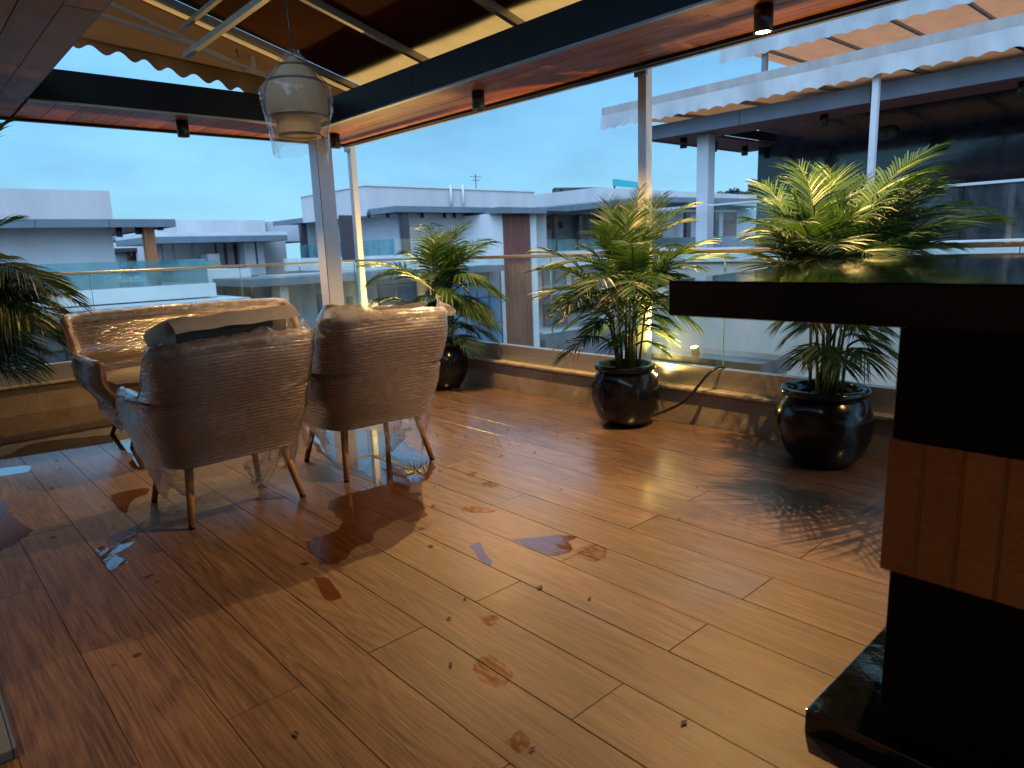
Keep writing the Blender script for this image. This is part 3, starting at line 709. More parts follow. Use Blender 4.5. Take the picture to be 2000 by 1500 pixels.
    for q, (x, y, z, ww, hh) in enumerate(spots):
        rows = []
        for j in range(8):
            f = j/7; rows.append([])
            for k in range(11):
                g_ = k/10-.5; s_ = (1-.45*f)
                rows[-1].append((x + g_*ww*s_ + .03*mnoise.noise(Vector((g_*5, f*4, q+seed))), y + .06*math.sin(g_*6+q)*(1-f*.4) + .03*mnoise.noise(Vector((g_*6, f*5, 3+q+seed))), z + hh*f*(1-1.1*abs(g_)) + .01*mnoise.noise(Vector((g_*9, f*9, q)))))
        part('loose_film', MB().grid(rows), M['film_loose'], t)
    t.location = loc; t.rotation_euler.z = rz
    return t
def tot_n(w): return 8*round((2*w+1.15)/.075)+1
seat_thing('rattan_armchair', (1.195,3.60,0), R_(1.5), 'rattan armchair wrapped in clear film, dark back cushion standing above its woven back', 'armchair', 'wrapped rattan chairs', .365, seed=1)
seat_thing('rattan_armchair', (2.065,3.625,0), R_(-3), 'rattan armchair wrapped in clear film, beside the pot of the farthest palm', 'armchair', 'wrapped rattan chairs', .365, hb=.90, seed=4)
seat_thing('rattan_sofa', (1.76,5.42,0), R_(180), 'wide low rattan sofa wrapped in film, facing the two armchairs', 'sofa', None, .83, hb=.865, ha=.62, seed=8, sofa=True)

# ------------------------------------------------------------------ potted palms
def frond(b, base_, tip, sag, length_leaf, npairs=24, dry=False, seed=0, up=.35):
    rnd = random.Random(seed); p0 = Vector(base_); p2 = Vector(tip)
    d = p2-p0; ln = d.length
    mid = p0 + d*.5 + Vector((-d.x*.12, -d.y*.12, ln*up))
    pts = []
    for i in range(15):
        f = i/14; q = p0*(1-f)**2 + mid*2*f*(1-f) + p2*f*f; pts.append(q)
    b.tube(pts, [.0065*(1-.75*i/14)+.0012 for i in range(15)], 5, False)
    for i in range(npairs):
        f = .30 + .69*(i+.5)/npairs; k = f*14; a = int(k); fr = k-a
        c = pts[a].lerp(pts[min(a+1,14)], fr); tg = (pts[min(a+1,14)]-pts[a]).normalized()
        side = tg.cross(Vector((0,0,1)))
        side = side.normalized() if side.length > .05 else Vector((1,0,0))
        nrm = side.cross(tg).normalized()
        g_ = (f-.30)/.69
        L_ = length_leaf*(.42 + .9*math.sin(math.pi*min(1, .18+.80*g_)))*rnd.uniform(.85,1.1)
        for s_ in (-1, 1):
            if dry and rnd.random() < .25: continue
            dr = (side*s_*(1-.48*g_) + tg*(.42+.75*g_) + nrm*rnd.uniform(.05,.3)).normalized()
            wv = tg*(1-.6*g_) - dr*(tg.dot(dr)); wv = (wv + nrm*.35*rnd.uniform(-1,1)).normalized()
            vs_ = []
            for q in range(5):
                u = q/4; droop = Vector((0,0,-1))*L_*(.10+sag*.9)*u*u*(1.5 if dry else 1)
                cc = c + dr*L_*u + droop; wd = .0066*(.55+1.3*u if u < .4 else 1.07*(1-u)/.6+.03)*(L_/.2)**.4
                vs_ += [cc - wv*wd, cc + wv*wd]
            b.add(vs_, [(2*q, 2*q+1, 2*q+3, 2*q+2) for q in range(4)], True)
def palm(loc, label, r, hgt, tips, seed, pale=(), dry=(), canes=13, leafL=.2, sagk=.25, fill=34, reach=()):
    rnd = random.Random(seed); t = root('potted_palm', loc, label, 'potted plant', 'palms in black pots along the balustrade')
    x0, y0, _ = loc
    k = r; h = hgt
    pr = [(0,.004),(.56*k,.004),(.60*k,.0),(.66*k,.03*h),(.84*k,.16*h),(.97*k,.36*h),(1.0*k,.50*h),(.985*k,.64*h),(.90*k,.79*h),(.80*k,.86*h),(.775*k,.885*h)]
    pot = part('pot', MB().lathe([(a, z) for a, z in pr] + [(.77*k,.90*h),(.70*k,.88*h),(.70*k,.80*h),(0,.79*h)], (x0,y0,0), 56), M['pot'], t)
    part('rim', MB().lathe([(.775*k,.885*h),(.86*k,.892*h),(.905*k,.925*h),(.90*k,.965*h),(.85*k,.992*h),(.79*k,.99*h),(.745*k,.96*h),(.73*k,.90*h),(.70*k,.86*h)], (x0,y0,0), 56), M['pot'], pot)
    b = MB(); rows = []
    for j in range(9): rows.append([(x0+math.cos(a_)*.72*k*j/8, y0+math.sin(a_)*.72*k*j/8, .85*h+.012*mnoise.noise(Vector((math.cos(a_)*j*.6, math.sin(a_)*j*.6, seed)))) for a_ in [2*math.pi*q/24 for q in range(24)]])
    part('soil', b.grid(rows, closed=True), M['soil'], pot)
    top = Vector((x0,y0,.86*h)); Wd = depth(top); bases = []
    for c in range(canes):
        a_ = rnd.uniform(0, 2*math.pi); rr = k*.5*rnd.random()**.6
        p = top + Vector((math.cos(a_)*rr*.75, math.sin(a_)*rr*.75, -.02)); hh = rnd.uniform(.28,.62)
        q = p + Vector((math.cos(a_)*.10*hh*rnd.random()*2, math.sin(a_)*.10*hh*rnd.random()*2, hh))
        part('cane', MB().tube([p, p.lerp(q,.33)+Vector((.006,0,0)), p.lerp(q,.66), q], [.0105,.0095,.0085,.007], 6), M['cane'], t)
        bases.append(q)
    xs_ = [q[0] for q in tips]; ys_ = [q[1] for q in tips]; tips = list(tips)
    mx_, my_ = sum(xs_)/len(xs_), sum(ys_)/len(ys_)
    for i in range(fill):
        q = rnd.choice(tips); f = rnd.uniform(.45,.95); tips.append((mx_+(q[0]-mx_)*f+rnd.uniform(-12,12), my_+(q[1]-my_)*f+rnd.uniform(-12,12), rnd.uniform(-.55,.3)))
    for i, P in enumerate(reach):
        P = Vector(P); bb = min(bases, key=lambda q: (q-P).length); b = MB()
        frond(b, bb, P, .12, leafL*1.0, 20, False, seed*777+i, up=.34); part('frond', b, M['leaf'], t)
    for i, tp in enumerate(tips):
        x, y, dw = tp[0], tp[1], (tp[2] if len(tp) > 2 else rnd.uniform(-.28,.28))
        P = at(x, y, W=Wd+dw)
        if P.x > 4.08: P.x = 4.08 - .02*rnd.random() if P.z < 1.25 else min(P.x, 4.35)
        bb = min(bases, key=lambda q: (q-P).length + rnd.uniform(0,.25))
        if P.z < bb.z + .08: bb = Vector((bb.x, bb.y, max(.9*h, min(bb.z, P.z+.05))))
        b = MB(); dl = (P-bb).length; isdry = i in dry
        frond(b, bb, P, sagk*(.4+rnd.random()), leafL*rnd.uniform(.85,1.15)*min(1.15,(.55+dl*.75)), max(11, int(16+dl*22)) if not isdry else 9, isdry, seed*100+i, up=.5 if P.z < bb.z+.1 else .16 + .12*rnd.random())
        part('frond', b, M['leaf_dry'] if isdry else M['leaf_sky_sheen'] if i in pale else M['leaf'], t)
palm((3.77,2.98,0), 'middle potted palm, lit yellow green by the warm lamp, by the black hose', .236, .44,
     [(1250,368,0),(1192,388,.1),(1292,382,.1),(1172,440),(1148,452),(1368,398,.1),(1388,470,-.1),(1480,500,-.2),(1098,520,-.1),(1088,562,0),(1084,598),(1108,640,.1),(1100,700,-.2),(1132,480),(1350,562),(1362,640,-.15),(1332,662),(1300,652),(1225,420),(1268,452),(1372,528),(1322,478),(1140,612),(1208,520,-.4),(1280,540,-.4),(1180,600,-.5),(1250,600,-.45),(1310,600,-.3),(1150,560,-.3),(1230,480,-.2),(1255,520,.3),(1190,470,.3),(1340,500,.3),(1158,655,.3),(1330,590,.3),(1166,775,-.15),(1345,430,0),(1120,600,-.3),(1108,588),(1150,652,-.2),(1372,560),(1384,604,-.1),(1122,556),(1342,622,-.2),(1300,690,-.2),(1182,684,-.2),(1100,540,.2),(1402,520,-.1),(1140,500,.2),(1330,540,-.3),(1090,630,-.1)], 3, dry=(35,), canes=17, leafL=.185, reach=((3.08,2.72,.98),(3.2,3.25,.92),(3.05,2.98,1.12),(3.25,2.5,.95),(3.35,2.6,1.25),(3.2,3.3,1.1),(3.12,3.02,.82),(3.32,3.42,1.22)))
palm((3.76,5.10,0), 'farthest potted palm, dark green against the glass behind the wrapped armchair', .232, .45,
     [(728,548,0),(722,518,.1),(746,582,0),(788,490,.1),(838,440,.2),(906,440,.1),(878,456,.1),(962,472,.1),(1010,488,.2),(1028,572,.0),(1008,560,0),(968,640,-.1),(985,662,0),(800,600),(846,476),(938,470),(762,536),(935,706,-.1),(870,500),(900,520),(930,540),(850,540),(880,580,-.3),(920,600,-.3),(840,600,-.2),(820,530,.2),(960,540,.2),(905,560,-.2),(870,640,-.3),(940,610,.2)], 5, dry=(17,), canes=15, leafL=.225, sagk=.4)
palm((3.79,1.60,0), 'potted palm beside the bar counter, fullest crown, rising past its black top', .258, .44,
     [(1466,428,0),(1488,358,.1),(1560,322,.1),(1622,330,.1),(1578,350,-.1),(1690,345,.1),(1782,350,.1),(1878,296,.2),(1962,410,.2),(1942,470,.2),(1900,432,.1),(1852,380,.2),(1478,500,-.1),(1470,470,0),(1545,545,-.2),(1700,400),(1650,392),(1540,660,-.1),(1522,632,0),(1740,692,-.1),(1700,712,-.2),(1562,705,-.2),(1752,640,.1),(1715,660,-.1),(1600,440,-.2),(1660,450,-.3),(1720,450,-.2),(1780,440),(1570,470,-.1),(1620,500,-.3),(1690,500,-.3),(1760,490,-.1),(1830,450),(1840,490,.1),(1530,420),(1740,400,.2),(1810,410,.2),(1600,700,-.3),(1650,720,-.35),(1580,640,-.25),(1680,650,-.3),(1630,620,-.3),(1905,398,.1),(1925,442,.1),(1872,474,0),(1822,420,-.1),(1935,425,.2),(1862,362,.1),(1805,372,-.1),(1510,400,-.2),(1500,450,-.3),(1590,400,-.4),(1550,480,-.4),(1640,560,-.5),(1720,560,-.45)], 9, pale=(8,9,10,11,33,45,46,49,50), canes=19, leafL=.215, sagk=.3, reach=((3.22,1.34,1.2),(3.3,1.72,1.1),(3.2,1.52,1.32),(3.35,1.2,1.15)))
palm((.27,6.74,0), 'leftmost potted palm at the edge of the view, by the wrapped sofa', .24, .45,
     [(150,588,-.1),(140,622,0),(102,542,0),(60,532,0),(20,500,0),(26,232,0),(142,684,0),(146,640,-.1),(80,722,0),(60,745,-.1),(22,735,0),(122,602,0),(106,645),(-80,480),(-60,420),(30,560,-.2),(60,600,-.2),(40,650,-.2),(100,690,.1),(-20,600,-.3),(10,620),(-50,650),(75,575,.1),(5,690,-.2),(-100,560),(110,575,.2)], 13, canes=12, leafL=.24, sagk=.4)

# garden hose from behind the middle pot to the glass
t = root('garden_hose', (3.95,2.7,.1), 'black hose lying from the middle palm pot up over the kerb ledge', 'hose')
hp = [(3.86,2.95,.03),(3.95,2.84,.055),(3.985,2.75,.10),(3.985,2.66,.155),(3.975,2.58,.22),(3.98,2.52,.30),(3.995,2.475,.365),(4.03,2.445,.405),(4.09,2.435,.418),(4.15,2.432,.404)]
part('tube', MB().tube(catmull(hp, 6), .0105, 10), M['hose'], t)
part('coupling', MB().tube([(3.84,2.968,.026),(3.875,2.935,.034)], .0145, 10), M['black_metal'], t)

# ------------------------------------------------------------------ bar counter
t = root('bar_counter', (2.2,.3,0), 'black stone bar counter with wet polished top and glazed brown tile band', 'counter')
top = [(1.45,-1.2),(1.45,1.009),(1.83,1.055),(2.40,1.15),(2.80,1.225),(3.08,1.262),(3.24,1.27),(3.36,1.24),(3.42,1.16),(3.42,-1.2)]
part('counter_top', MB().prism(top[::-1], 1.071, 1.158), M['granite'], t, .004)
part('pedestal', MB().box((1.602,-1.2,.808), (2.95,.524,1.069)), M['stone_black'], t, .003)
part('pedestal_core', MB().box((1.6,-1.2,.502), (2.93,.520,.805)), M['tile_grout'], t)
part('lower_pedestal', MB().box((1.602,-1.2,.0715), (2.95,.508,.497)), M['stone_black'], t, .003)
part('plinth', MB().box((1.576,-1.2,0), (3.0,.672,.07)), M['granite_wet'], t, .004)
y = .527
for k in range(22):
    me_w = .0745
    part('tile_panel', MB().box((1.594,y-me_w+.0045,.50), (1.599,y,.807)), M['tile'], t, .0015); part('tile_trim', MB().box((1.5932,y-me_w+.0007,.501), (1.5995,y-me_w+.0038,.806)), M['tile_grout'], t); y -= me_w
for k in range(8):
    xa = 1.63 + k*.16; part('tile_panel', MB().box((xa,.521,.50), (xa+.156,.534,.807)), M['tile'], t, .003)

# dark step plate at the lower left edge
t = root('door_sill', (-.2,2.4,0), 'dark stone door sill with a bright steel edge at the lower left corner', 'sill')
part('slab', MB().box((-.62,2.052,.001), (.068,3.05,.03)), M['slab_edge'], t, .003)
part('edge_strip', MB().box((.0695,2.05,.001), (.077,3.05,.031)), M['metal_trim'], t)

# ------------------------------------------------------------------ rain water on the floor
def blob(pix, z, amp=.018, sub=9, seed=0):
    P = [at(x, y, Z=0) for x, y in pix]; P = [(p.x, p.y) for p in P]; n = len(P); out = []
    C = catmull(P + [P[0]], sub)[:-1]
    for i, (x, y) in enumerate(C):
        out.append((x + amp*mnoise.noise(Vector((x*13, y*13, seed))) + amp*.7*mnoise.noise(Vector((x*38, y*38, seed))), y + amp*mnoise.noise(Vector((x*13, y*13, seed+5))) + amp*.7*mnoise.noise(Vector((x*38, y*38, seed+7))), z))
    bm = bmesh.new(); vv = [bm.verts.new(p) for p in out]; f = bm.faces.new(vv)
    if f.normal.z < 0: f.normal_flip()
    bmesh.ops.triangulate(bm, faces=bm.faces[:]); me = bpy.data.meshes.new('puddle'); bm.to_mesh(me); bm.free()
    for p in me.polygons:
        pass
    return me
def puddle(pix, lab, z=.0018, m='water', name='puddle', grp='rain puddles on the plank floor', amp=.018, seed=0):
    me = blob(pix, z, amp, seed=seed)
    me.flip_normals() if me.polygons and me.polygons[0].normal.z < 0 else None
    me.materials.append(M[m]); o = bpy.data.objects.new(name, me); col.objects.link(o); tag(o, lab, 'puddle' if name == 'puddle' else 'stain', grp); return o
puddle([(-70,920),(10,890),(60,868),(140,856),(240,848),(330,842),(400,836),(520,800),(470,780),(330,783),(200,788),(60,808),(-80,830)], 'wide orange brown puddle along the kerb under the wrapped sofa', seed=1)
puddle([(228,845),(262,838),(290,850),(312,868),(322,884),(318,893),(298,908),(272,918),(252,905),(262,890),(240,880),(222,868)], 'bright puddle under the front of the wrapped sofa, mirroring the sky', z=.0030, seed=2)
puddle([(600,845),(660,838),(760,845),(800,870),(845,905),(835,935),(800,948),(822,975),(830,1005),(800,1022),(770,1018),(740,1035),(700,1070),(655,1103),(620,1085),(598,1062),(640,1042),(665,1020),(640,985),(680,965),(728,950),(715,925),(660,905),(620,880)], 'largest puddle spreading out from under the armchair beside the palms', z=.0022, seed=3, amp=.03)
puddle([(186,1072),(206,1064),(228,1048),(268,1044),(262,1060),(236,1078),(226,1084),(250,1098),(236,1104),(216,1114)], 'small white shining puddle on the planks in front of the dark chair back', seed=4, amp=.006)
puddle([(205,1066),(212,1052),(232,1040),(256,1038),(266,1044),(240,1058),(222,1074)], 'muddy brown puddle beside the small shining one', z=.0026, m='wet', seed=5, amp=.006)
puddle([(215,968),(250,958),(290,954),(285,966),(262,975),(252,990),(246,1002),(232,996),(222,982)], 'brown hooked puddle on the planks left of the dark chair legs', m='wet', seed=6, amp=.006)
puddle([(-60,960),(8,975),(20,1002),(45,1022),(62,1036),(44,1052),(10,1072),(-60,1100)], 'ragged brown puddle cut by the left edge of the view', m='wet', seed=7, amp=.012)
puddle([(-40,922),(25,912),(55,910),(58,920),(30,926),(-40,934)], 'thin brown puddle near the left edge of the view', seed=8, amp=.006)
puddle([(1000,1052),(1040,1050),(1090,1046),(1128,1048),(1110,1060),(1118,1074),(1085,1086),(1040,1074)], 'pale thin puddle in the middle of the open floor', seed=9, amp=.012)
puddle([(920,1066),(938,1060),(945,1076),(960,1100),(948,1104),(930,1084)], 'small pale puddle just left of the middle floor puddle', seed=10, amp=.008)
puddle([(612,1128),(640,1130),(664,1160),(660,1172),(636,1170)], 'small orange puddle in the front part of the floor', m='wet', seed=11, amp=.006)
for i, (pix, lab) in enumerate([
    ([(896,992),(930,989),(966,996),(950,1001),(915,1001)], 'longest brown mud stain on the open floor'),
    ([(940,945),(958,940),(975,946),(960,953)], 'small round mud stain behind the longest one'),
    ([(910,924),(926,922),(930,929),(914,931)], 'smallest mud stain near the chair'),
    ([(930,1290),(958,1280),(1000,1312),(998,1330),(970,1342),(940,1330),(925,1312)], 'broad brown mud stain in the foreground floor'),
    ([(938,1206),(962,1200),(975,1206),(960,1224),(945,1220)], 'orange mud stain behind the broad foreground one'),
    ([(990,1448),(1020,1428),(1035,1450),(1020,1470),(1000,1466)], 'mud stain nearest the bottom edge of the view'),
    ([(1130,1070),(1165,1064),(1185,1080),(1165,1098),(1135,1085)], 'wet brown stain right of the pale middle puddle'),
    ([(842,796),(858,792),(872,796),(860,801)], 'mud stain beside the farthest palm pot')]):
    puddle(pix, lab, z=.0012, m='mud', name='mud_stain', grp='mud stains on the plank floor', amp=.012, seed=20+i)
b = MB(); rnd = random.Random(5)
for i in range(150):
    x, y = rnd.uniform(.3,3.95), rnd.uniform(.9,6.6)
    if rnd.random() < .45: x, y = rnd.uniform(2.6,4.0), rnd.uniform(2.8,4.9)
    a_ = rnd.uniform(0,6.3); l = rnd.uniform(.004,.02); w = l*rnd.uniform(.25,.6); c_, s_ = math.cos(a_), math.sin(a_)
    b.add([(x+u*c_-v*s_, y+u*s_+v*c_, .002+.003*q) for u, v, q in ((-l,0,.3),(0,-w,1),(l,0,.4),(0,w,1.2))], [(0,1,2,3)])
tag(part('leaf_litter', b, M['deb']), 'tiny bits of dead leaf and grit scattered on the floor', 'litter', None, 'stuff')

# ------------------------------------------------------------------ neighbouring terrace across the gap
XN = 9.3
nb = root('neighbour_house', (11,2,-7), 'next house across the gap, grey wall below a roof terrace with black stone interior', 'building')
part('wall', MB().box((XN,-12,-8), (15,6.93,.93)), pm('lamplight tinted neighbour render', (.60,.50,.44), (.47,.39,.345), 1.6, .85, .05, .3, 60, stretch=(1,1,.3)), nb)  # warm lamp light on this wall is put into its colour
part('parapet_band', MB().box((XN-.06,-12,.945), (XN+.18,6.98,1.155)), M['wall_white'], nb, .01)
part('ledge_line', MB().box((XN-.03,-12,.93), (XN+.16,6.95,.944)), M['dark_trim'], nb)
part('terrace_slab', MB().box((XN+.182,-12,.50), (15,6.9,.66)), M['slab_edge'], nb)
part('stone_wall', MB().box((12.0,-12,.661), (12.25,6.46,3.9)), M['granite_wall'], nb)
part('side_stone_wall', MB().box((12.26,-12,.661), (16,-11.8,3.9)), M['granite_wall'], nb)
for y0, y1 in ((-12,-3.2),(-3.19,-.6),(-.59,1.55),(1.56,3.55),(3.56,5.3),(5.31,6.93)):
    part('fascia_panel', MB().box((XN,y0,2.845), (XN+.03,y1,3.05)), M['slab_edge'], nb)
part('end_fascia', MB().box((XN+.032,6.90,2.845), (12.4,6.93,3.05)), M['slab_edge'], nb)
b = MB(); b.box((XN+.032,-12,2.86), (XN+.78,6.895,2.90)); b.box((XN+.79,6.15,2.86), (12.4,6.895,2.90))
part('soffit', b, M['red_wood'], nb)
b = MB(); b.box((XN+.75,-12,2.905), (XN+.78,6.15,3.05)); b.box((XN+.79,6.12,2.905), (12.4,6.148,3.05))
part('inner_fascia', b, M['fascia'], nb)
part('column', MB().box((XN+.36,6.02,.66), (XN+.56,6.22,2.858)), M['white_post'], nb, .008)
part('inner_ceiling', MB().box((10.4,-12,3.5), (12.4,5.2,3.54)), M['fascia'], nb)
for y in (6.5,4.3,2.1,-.1): part('downlight', MB().tube([(XN+.42,y,2.86),(XN+.42,y,2.71)], .055, 12), M['black_metal'], nb)
for x in (10.6,11.6): part('downlight', MB().tube([(x,6.5,2.86),(x,6.5,2.71)], .055, 12), M['black_metal'], nb)
for y0 in [-11.9+1.6*i for i in range(11)]:
    y1 = min(y0+1.585, 6.92); part('glass_pane', MB().box((XN+.05,y0,1.157), (XN+.062,y1,1.765)), M['teal_glass'] if 0 else M['glass'], nb)
part('handrail', MB().box((XN+.03,-12,1.766), (XN+.085,6.93,1.795)), M['white_post'], nb)
part('side_handrail', MB().box((XN+.09,6.86,1.766), (12,6.915,1.795)), M['white_post'], nb)
part('fan_head', MB().lathe([(0,.0),(.10,.01),(.16,.06),(.17,.12),(.12,.2),(0,.22)], (10.9,3.9,2.55), 24), M['black_metal'], nb)
# wall lamp strip at the foot of the neighbour wall, seen through our glass
st = root('stone_ledge', (4.55,2.6,.2), 'speckled dark stone ledge just outside the glass, by the hose end', 'ledge')
part('slab', MB().box((4.40,2.30,.30), (4.85,3.25,.405)), pm('speckled granite', (.03,.045,.09), (.12,.14,.2), 160, .25, .05, detail=2), st)
part('support', MB().box((4.42,2.32,-3), (4.83,3.23,.30)), M['wall_grey'], st)

for (x, y, z, sx_, lab, P, tgt) in ((4.46,2.86,.405,1,'small lit spot lamp standing on the speckled stone ledge outside the glass',110,(3.95,3.05,2.2)), (4.40,6.95,.24,1,'small lit spot lamp outside the glass at the far corner of the balustrade',260,(3.95,5.9,2.4))):
    t = root('spot_lamp', (x,y,z), lab, 'lamp', 'warm spot lamps outside the glass'); dv = (Vector(tgt)-Vector((x,y,z+.05))).normalized()
    c0 = Vector((x,y,z+.04)); part('stand', MB().tube([(x,y,z),(x,y,z+.03)], .02, 10), M['black_metal'], t)
    part('head', MB().tube([c0-dv*.035, c0+dv*.03], .03, 16), M['black_metal'], t); part('lens', MB().tube([c0+dv*.0305, c0+dv*.033], .026, 16), M['lamp_on'], t)
    ld = bpy.data.lights.new('spot_beam', 'SPOT'); ld.energy = P; ld.spot_size = R_(150); ld.spot_blend = .8; ld.shadow_soft_size = .02; ld.color = (1,.62,.16)
    lo = bpy.data.objects.new('spot_beam', ld); lo.location = c0 + dv*.04 - Vector((x,y,z)); lo.rotation_euler = dv.to_track_quat('-Z','Y').to_euler(); lo.parent = t; col.objects.link(lo)
def floor_spot(loc, tgt, lab, P):
    x, y, z = loc; t = root('spot_lamp', loc, lab, 'lamp', 'warm spot lamps outside the glass'); dv = (Vector(tgt)-Vector((x,y,z+.04))).normalized(); c0 = Vector((x,y,z+.04))
    part('stand', MB().tube([(x,y,z),(x,y,z+.03)], .015, 10), M['black_metal'], t); part('head', MB().tube([c0-dv*.03, c0+dv*.02], .024, 14), M['black_metal'], t); part('lens', MB().tube([c0+dv*.0205, c0+dv*.023], .02, 14), M['lamp_on'], t)
    ld = bpy.data.lights.new('spot_beam', 'SPOT'); ld.energy = P; ld.spot_size = R_(165); ld.spot_blend = .6; ld.shadow_soft_size = .012; ld.color = (1,.66,.14)
    lo = bpy.data.objects.new('spot_beam', ld); lo.location = c0 + dv*.03 - Vector(loc); lo.rotation_euler = dv.to_track_quat('-Z','Y').to_euler(); lo.parent = t; col.objects.link(lo)
floor_spot((4.045,2.93,.258), (3.85,2.80,1.0), 'small lit spot lamp on the ledge, tucked behind the middle palm pot', 26)
def awning_out(name, X, ya, yb, z_top, z_band, z_bot, depth_, rise, label, lining, band_m, scal=.28, ribs=True, pole=None):
    t = root(name, (X,(ya+yb)/2,z_bot), label, 'awning', 'striped scalloped awnings across the gap')
    part('gutter_board', MB().box((X,ya,z_band), (X+.04,yb,z_top)), band_m, t)
    rows = [[] for _ in range(6)]; n = int((yb-ya)/.03)
    for k in range(n+1):
        y = ya + (yb-ya)*k/n; bot = z_bot + .035*abs(math.sin(math.pi*y/scal))
        for q in range(6):
            f = q/5; rows[q].append((X-.01-.05*f+.02*f*math.sin(y*5.3)+.012*f*math.sin(y*13), y, z_band-.001+(bot-z_band)*f))
    part('valance', MB().grid(rows), M['fabric_white'], t)
    rows = []
    for i in range(9): rows.append([(X+.06+depth_*i/8, y, z_band-.02+rise*i/8-.02*math.sin(math.pi*((y*1.0)%1.0))) for y in [ya+.05+(yb-ya-.1)*k/60 for k in range(61)]])
    part('canvas', MB().grid(rows), lining, t)
    if ribs:
        y = ya+.4
        while y < yb: part('rib', MB().bar((X+.06,y,z_band-.06), (X+.06+depth_,y,z_band-.06+rise), .05), M['metal_trim'], t); y += 1.15
    return t
a1 = awning_out('scalloped_awning', 9.05, -12, 7.6, 3.42, 3.30, 3.06, 2.6, .12, 'white scalloped awning of the next house, lower of the two', M['lining_brown'], M['concrete'], scal=.215)
part('support_pole', MB().bar((9.1,3.42,.95), (9.1,3.42,3.29), .07), M['white_post'], a1)
a2 = awning_out('scalloped_awning', 13.0, -8, 7.85, 5.35, 5.02, 4.66, 6.5, .05, 'white scalloped awning with orange lining, higher and farther back', M['lining'], M['concrete'], scal=.30)
part('support_pole', MB().bar((13.06,6.95,3.2), (13.06,6.95,5.0), .09), M['metal_trim'], a2)
part('support_pole', MB().bar((13.06,-4,3.2), (13.06,-4,5.0), .09), M['metal_trim'], a2)

# ------------------------------------------------------------------ houses across the way
def fy(x0, y0, x1, y1, Y): a, b_ = at(x0, y0, Y=Y), at(x1, y1, Y=Y); return (min(a.x,b_.x), max(a.x,b_.x), min(a.z,b_.z), max(a.z,b_.z))
def ybox(par, name, r, Y, d, m, **k):
    x0, x1, z0, z1 = fy(*r, Y); return part(name, MB().box((x0,Y,z0), (x1,Y+d,z1)), m, par, **k)
def window(par, x0, x1, z0, z1, Y, nx=1, nz=1):
    f = MB(); fw = .05
    f.box((x0-fw,Y-.03,z0-fw),(x1+fw,Y+.03,z0)); f.box((x0-fw,Y-.03,z1),(x1+fw,Y+.03,z1+fw)); f.box((x0-fw,Y-.03,z0),(x0,Y+.03,z1)); f.box((x1,Y-.03,z0),(x1+fw,Y+.03,z1))
    for i in range(1, nx): xx = x0+(x1-x0)*i/nx; f.box((xx-.02,Y-.03,z0),(xx+.02,Y+.03,z1))
    for i in range(1, nz): zz = z0+(z1-z0)*i/nz; f.box((x0,Y-.029,zz-.02),(x1,Y+.031,zz+.02))
    o = part('window', f, M['dark_steel'], par); part('pane', MB().box((x0,Y-.012,z0),(x1,Y+.012,z1)), M['window'], o); return o
# ground far below and streets
g = part('ground', MB().box((-400,-200,-8.6), (500,700,-8.5)), M['ground']); tag(g, None, None, None, 'structure')

# left house
A = root('terrace_house', (2,18,-8.5), 'pale grey terrace house on the far left with flat roof and orange wooden column', 'building')
x0, x1, z0, z1 = fy(-400,367,212,430,17)
part('roof_block', MB().box((x0,17.4,2.0), (at(213,372,Y=17.4).x,24,at(100,370,Y=17.4).z)), M['wall_grey'], A)
xe = at(343,435,Y=15.4).x; zt = at(343,428,Y=15.4).z; zb = at(343,443,Y=15.4).z
for i in range(7): part('roof_edge_panel', MB().box((xe-1.22*(i+1)+.01,15.4,zb), (xe-1.22*i,15.44,zt)), M['slab_edge'], A)
part('roof_side_edge', MB().box((xe-.04,15.442,zb), (xe,21,zt)), M['slab_edge'], A)
part('roof_slab', MB().box((-9,15.442,zb+.03), (xe-.042,21,zt-.02)), M['red_wood'], A)
xw = at(222,480,Y=16.1).x
part('wall', MB().box((-9,16.1,-.2), (xw,24,zb+.028)), M['wall_grey'], A)
cx = at(290,450,Y=15.75).x
part('column', MB().box((cx-.1,15.7,.55), (cx+.1,15.9,zb+.028)), M['orange_wood'], A)
for (px, py) in ((48,455),(172,452),(233,457),(270,452),(313,444)):
    q = at(px, py, Y=15.9 if px > 200 else 16.6); part('downlight', MB().tube([(q.x,q.y,zb+.028),(q.x,q.y,q.z-.06)], .06, 10), M['black_metal'], A)
zg1 = at(200,512,Y=15.3).z; zg0 = at(400,553,Y=15.3).z
xg = at(404,520,Y=15.3).x
for i in range(7): part('glass_pane', MB().box((xg-1.5*(i+1)+.015,15.3,zg0), (xg-1.5*i,15.315,zg1)), M['teal_glass'], A)
for i in range(3): part('glass_pane', MB().box((xg-.015,15.32+1.5*i,zg0), (xg,16.80+1.5*i,zg1)), M['teal_glass'], A)
part('deck_band', MB().box((-9,15.2,at(300,587,Y=15.2).z), (xg+.1,22,zg0-.002)), M['wall_white'], A)
zc = at(486,581,Y=14.6).z
part('canopy', MB().box((-9,14.2,zc-.16), (at(486,581,Y=14.4).x,17,zc)), M['slab_edge'], A)
part('canopy_top', MB().box((-9,14.25,zc+.001), (at(484,581,Y=14.4).x,17,zc+.02)), M['roof_white'], A)
part('lower_wall', MB().box((-9,16.2,-8.5), (xg-.2,22,zc-.162)), M['wall_cool'], A)
for x_ in (-1.2, 1.0, 2.6): window(A, x_, x_+1.1, zc-2.3, zc-.7, 16.17, 2)
window(A, at(75,640,Y=16.17).x, at(118,640,Y=16.17).x, zc-4.2, zc-.9, 16.165, 1, 3)

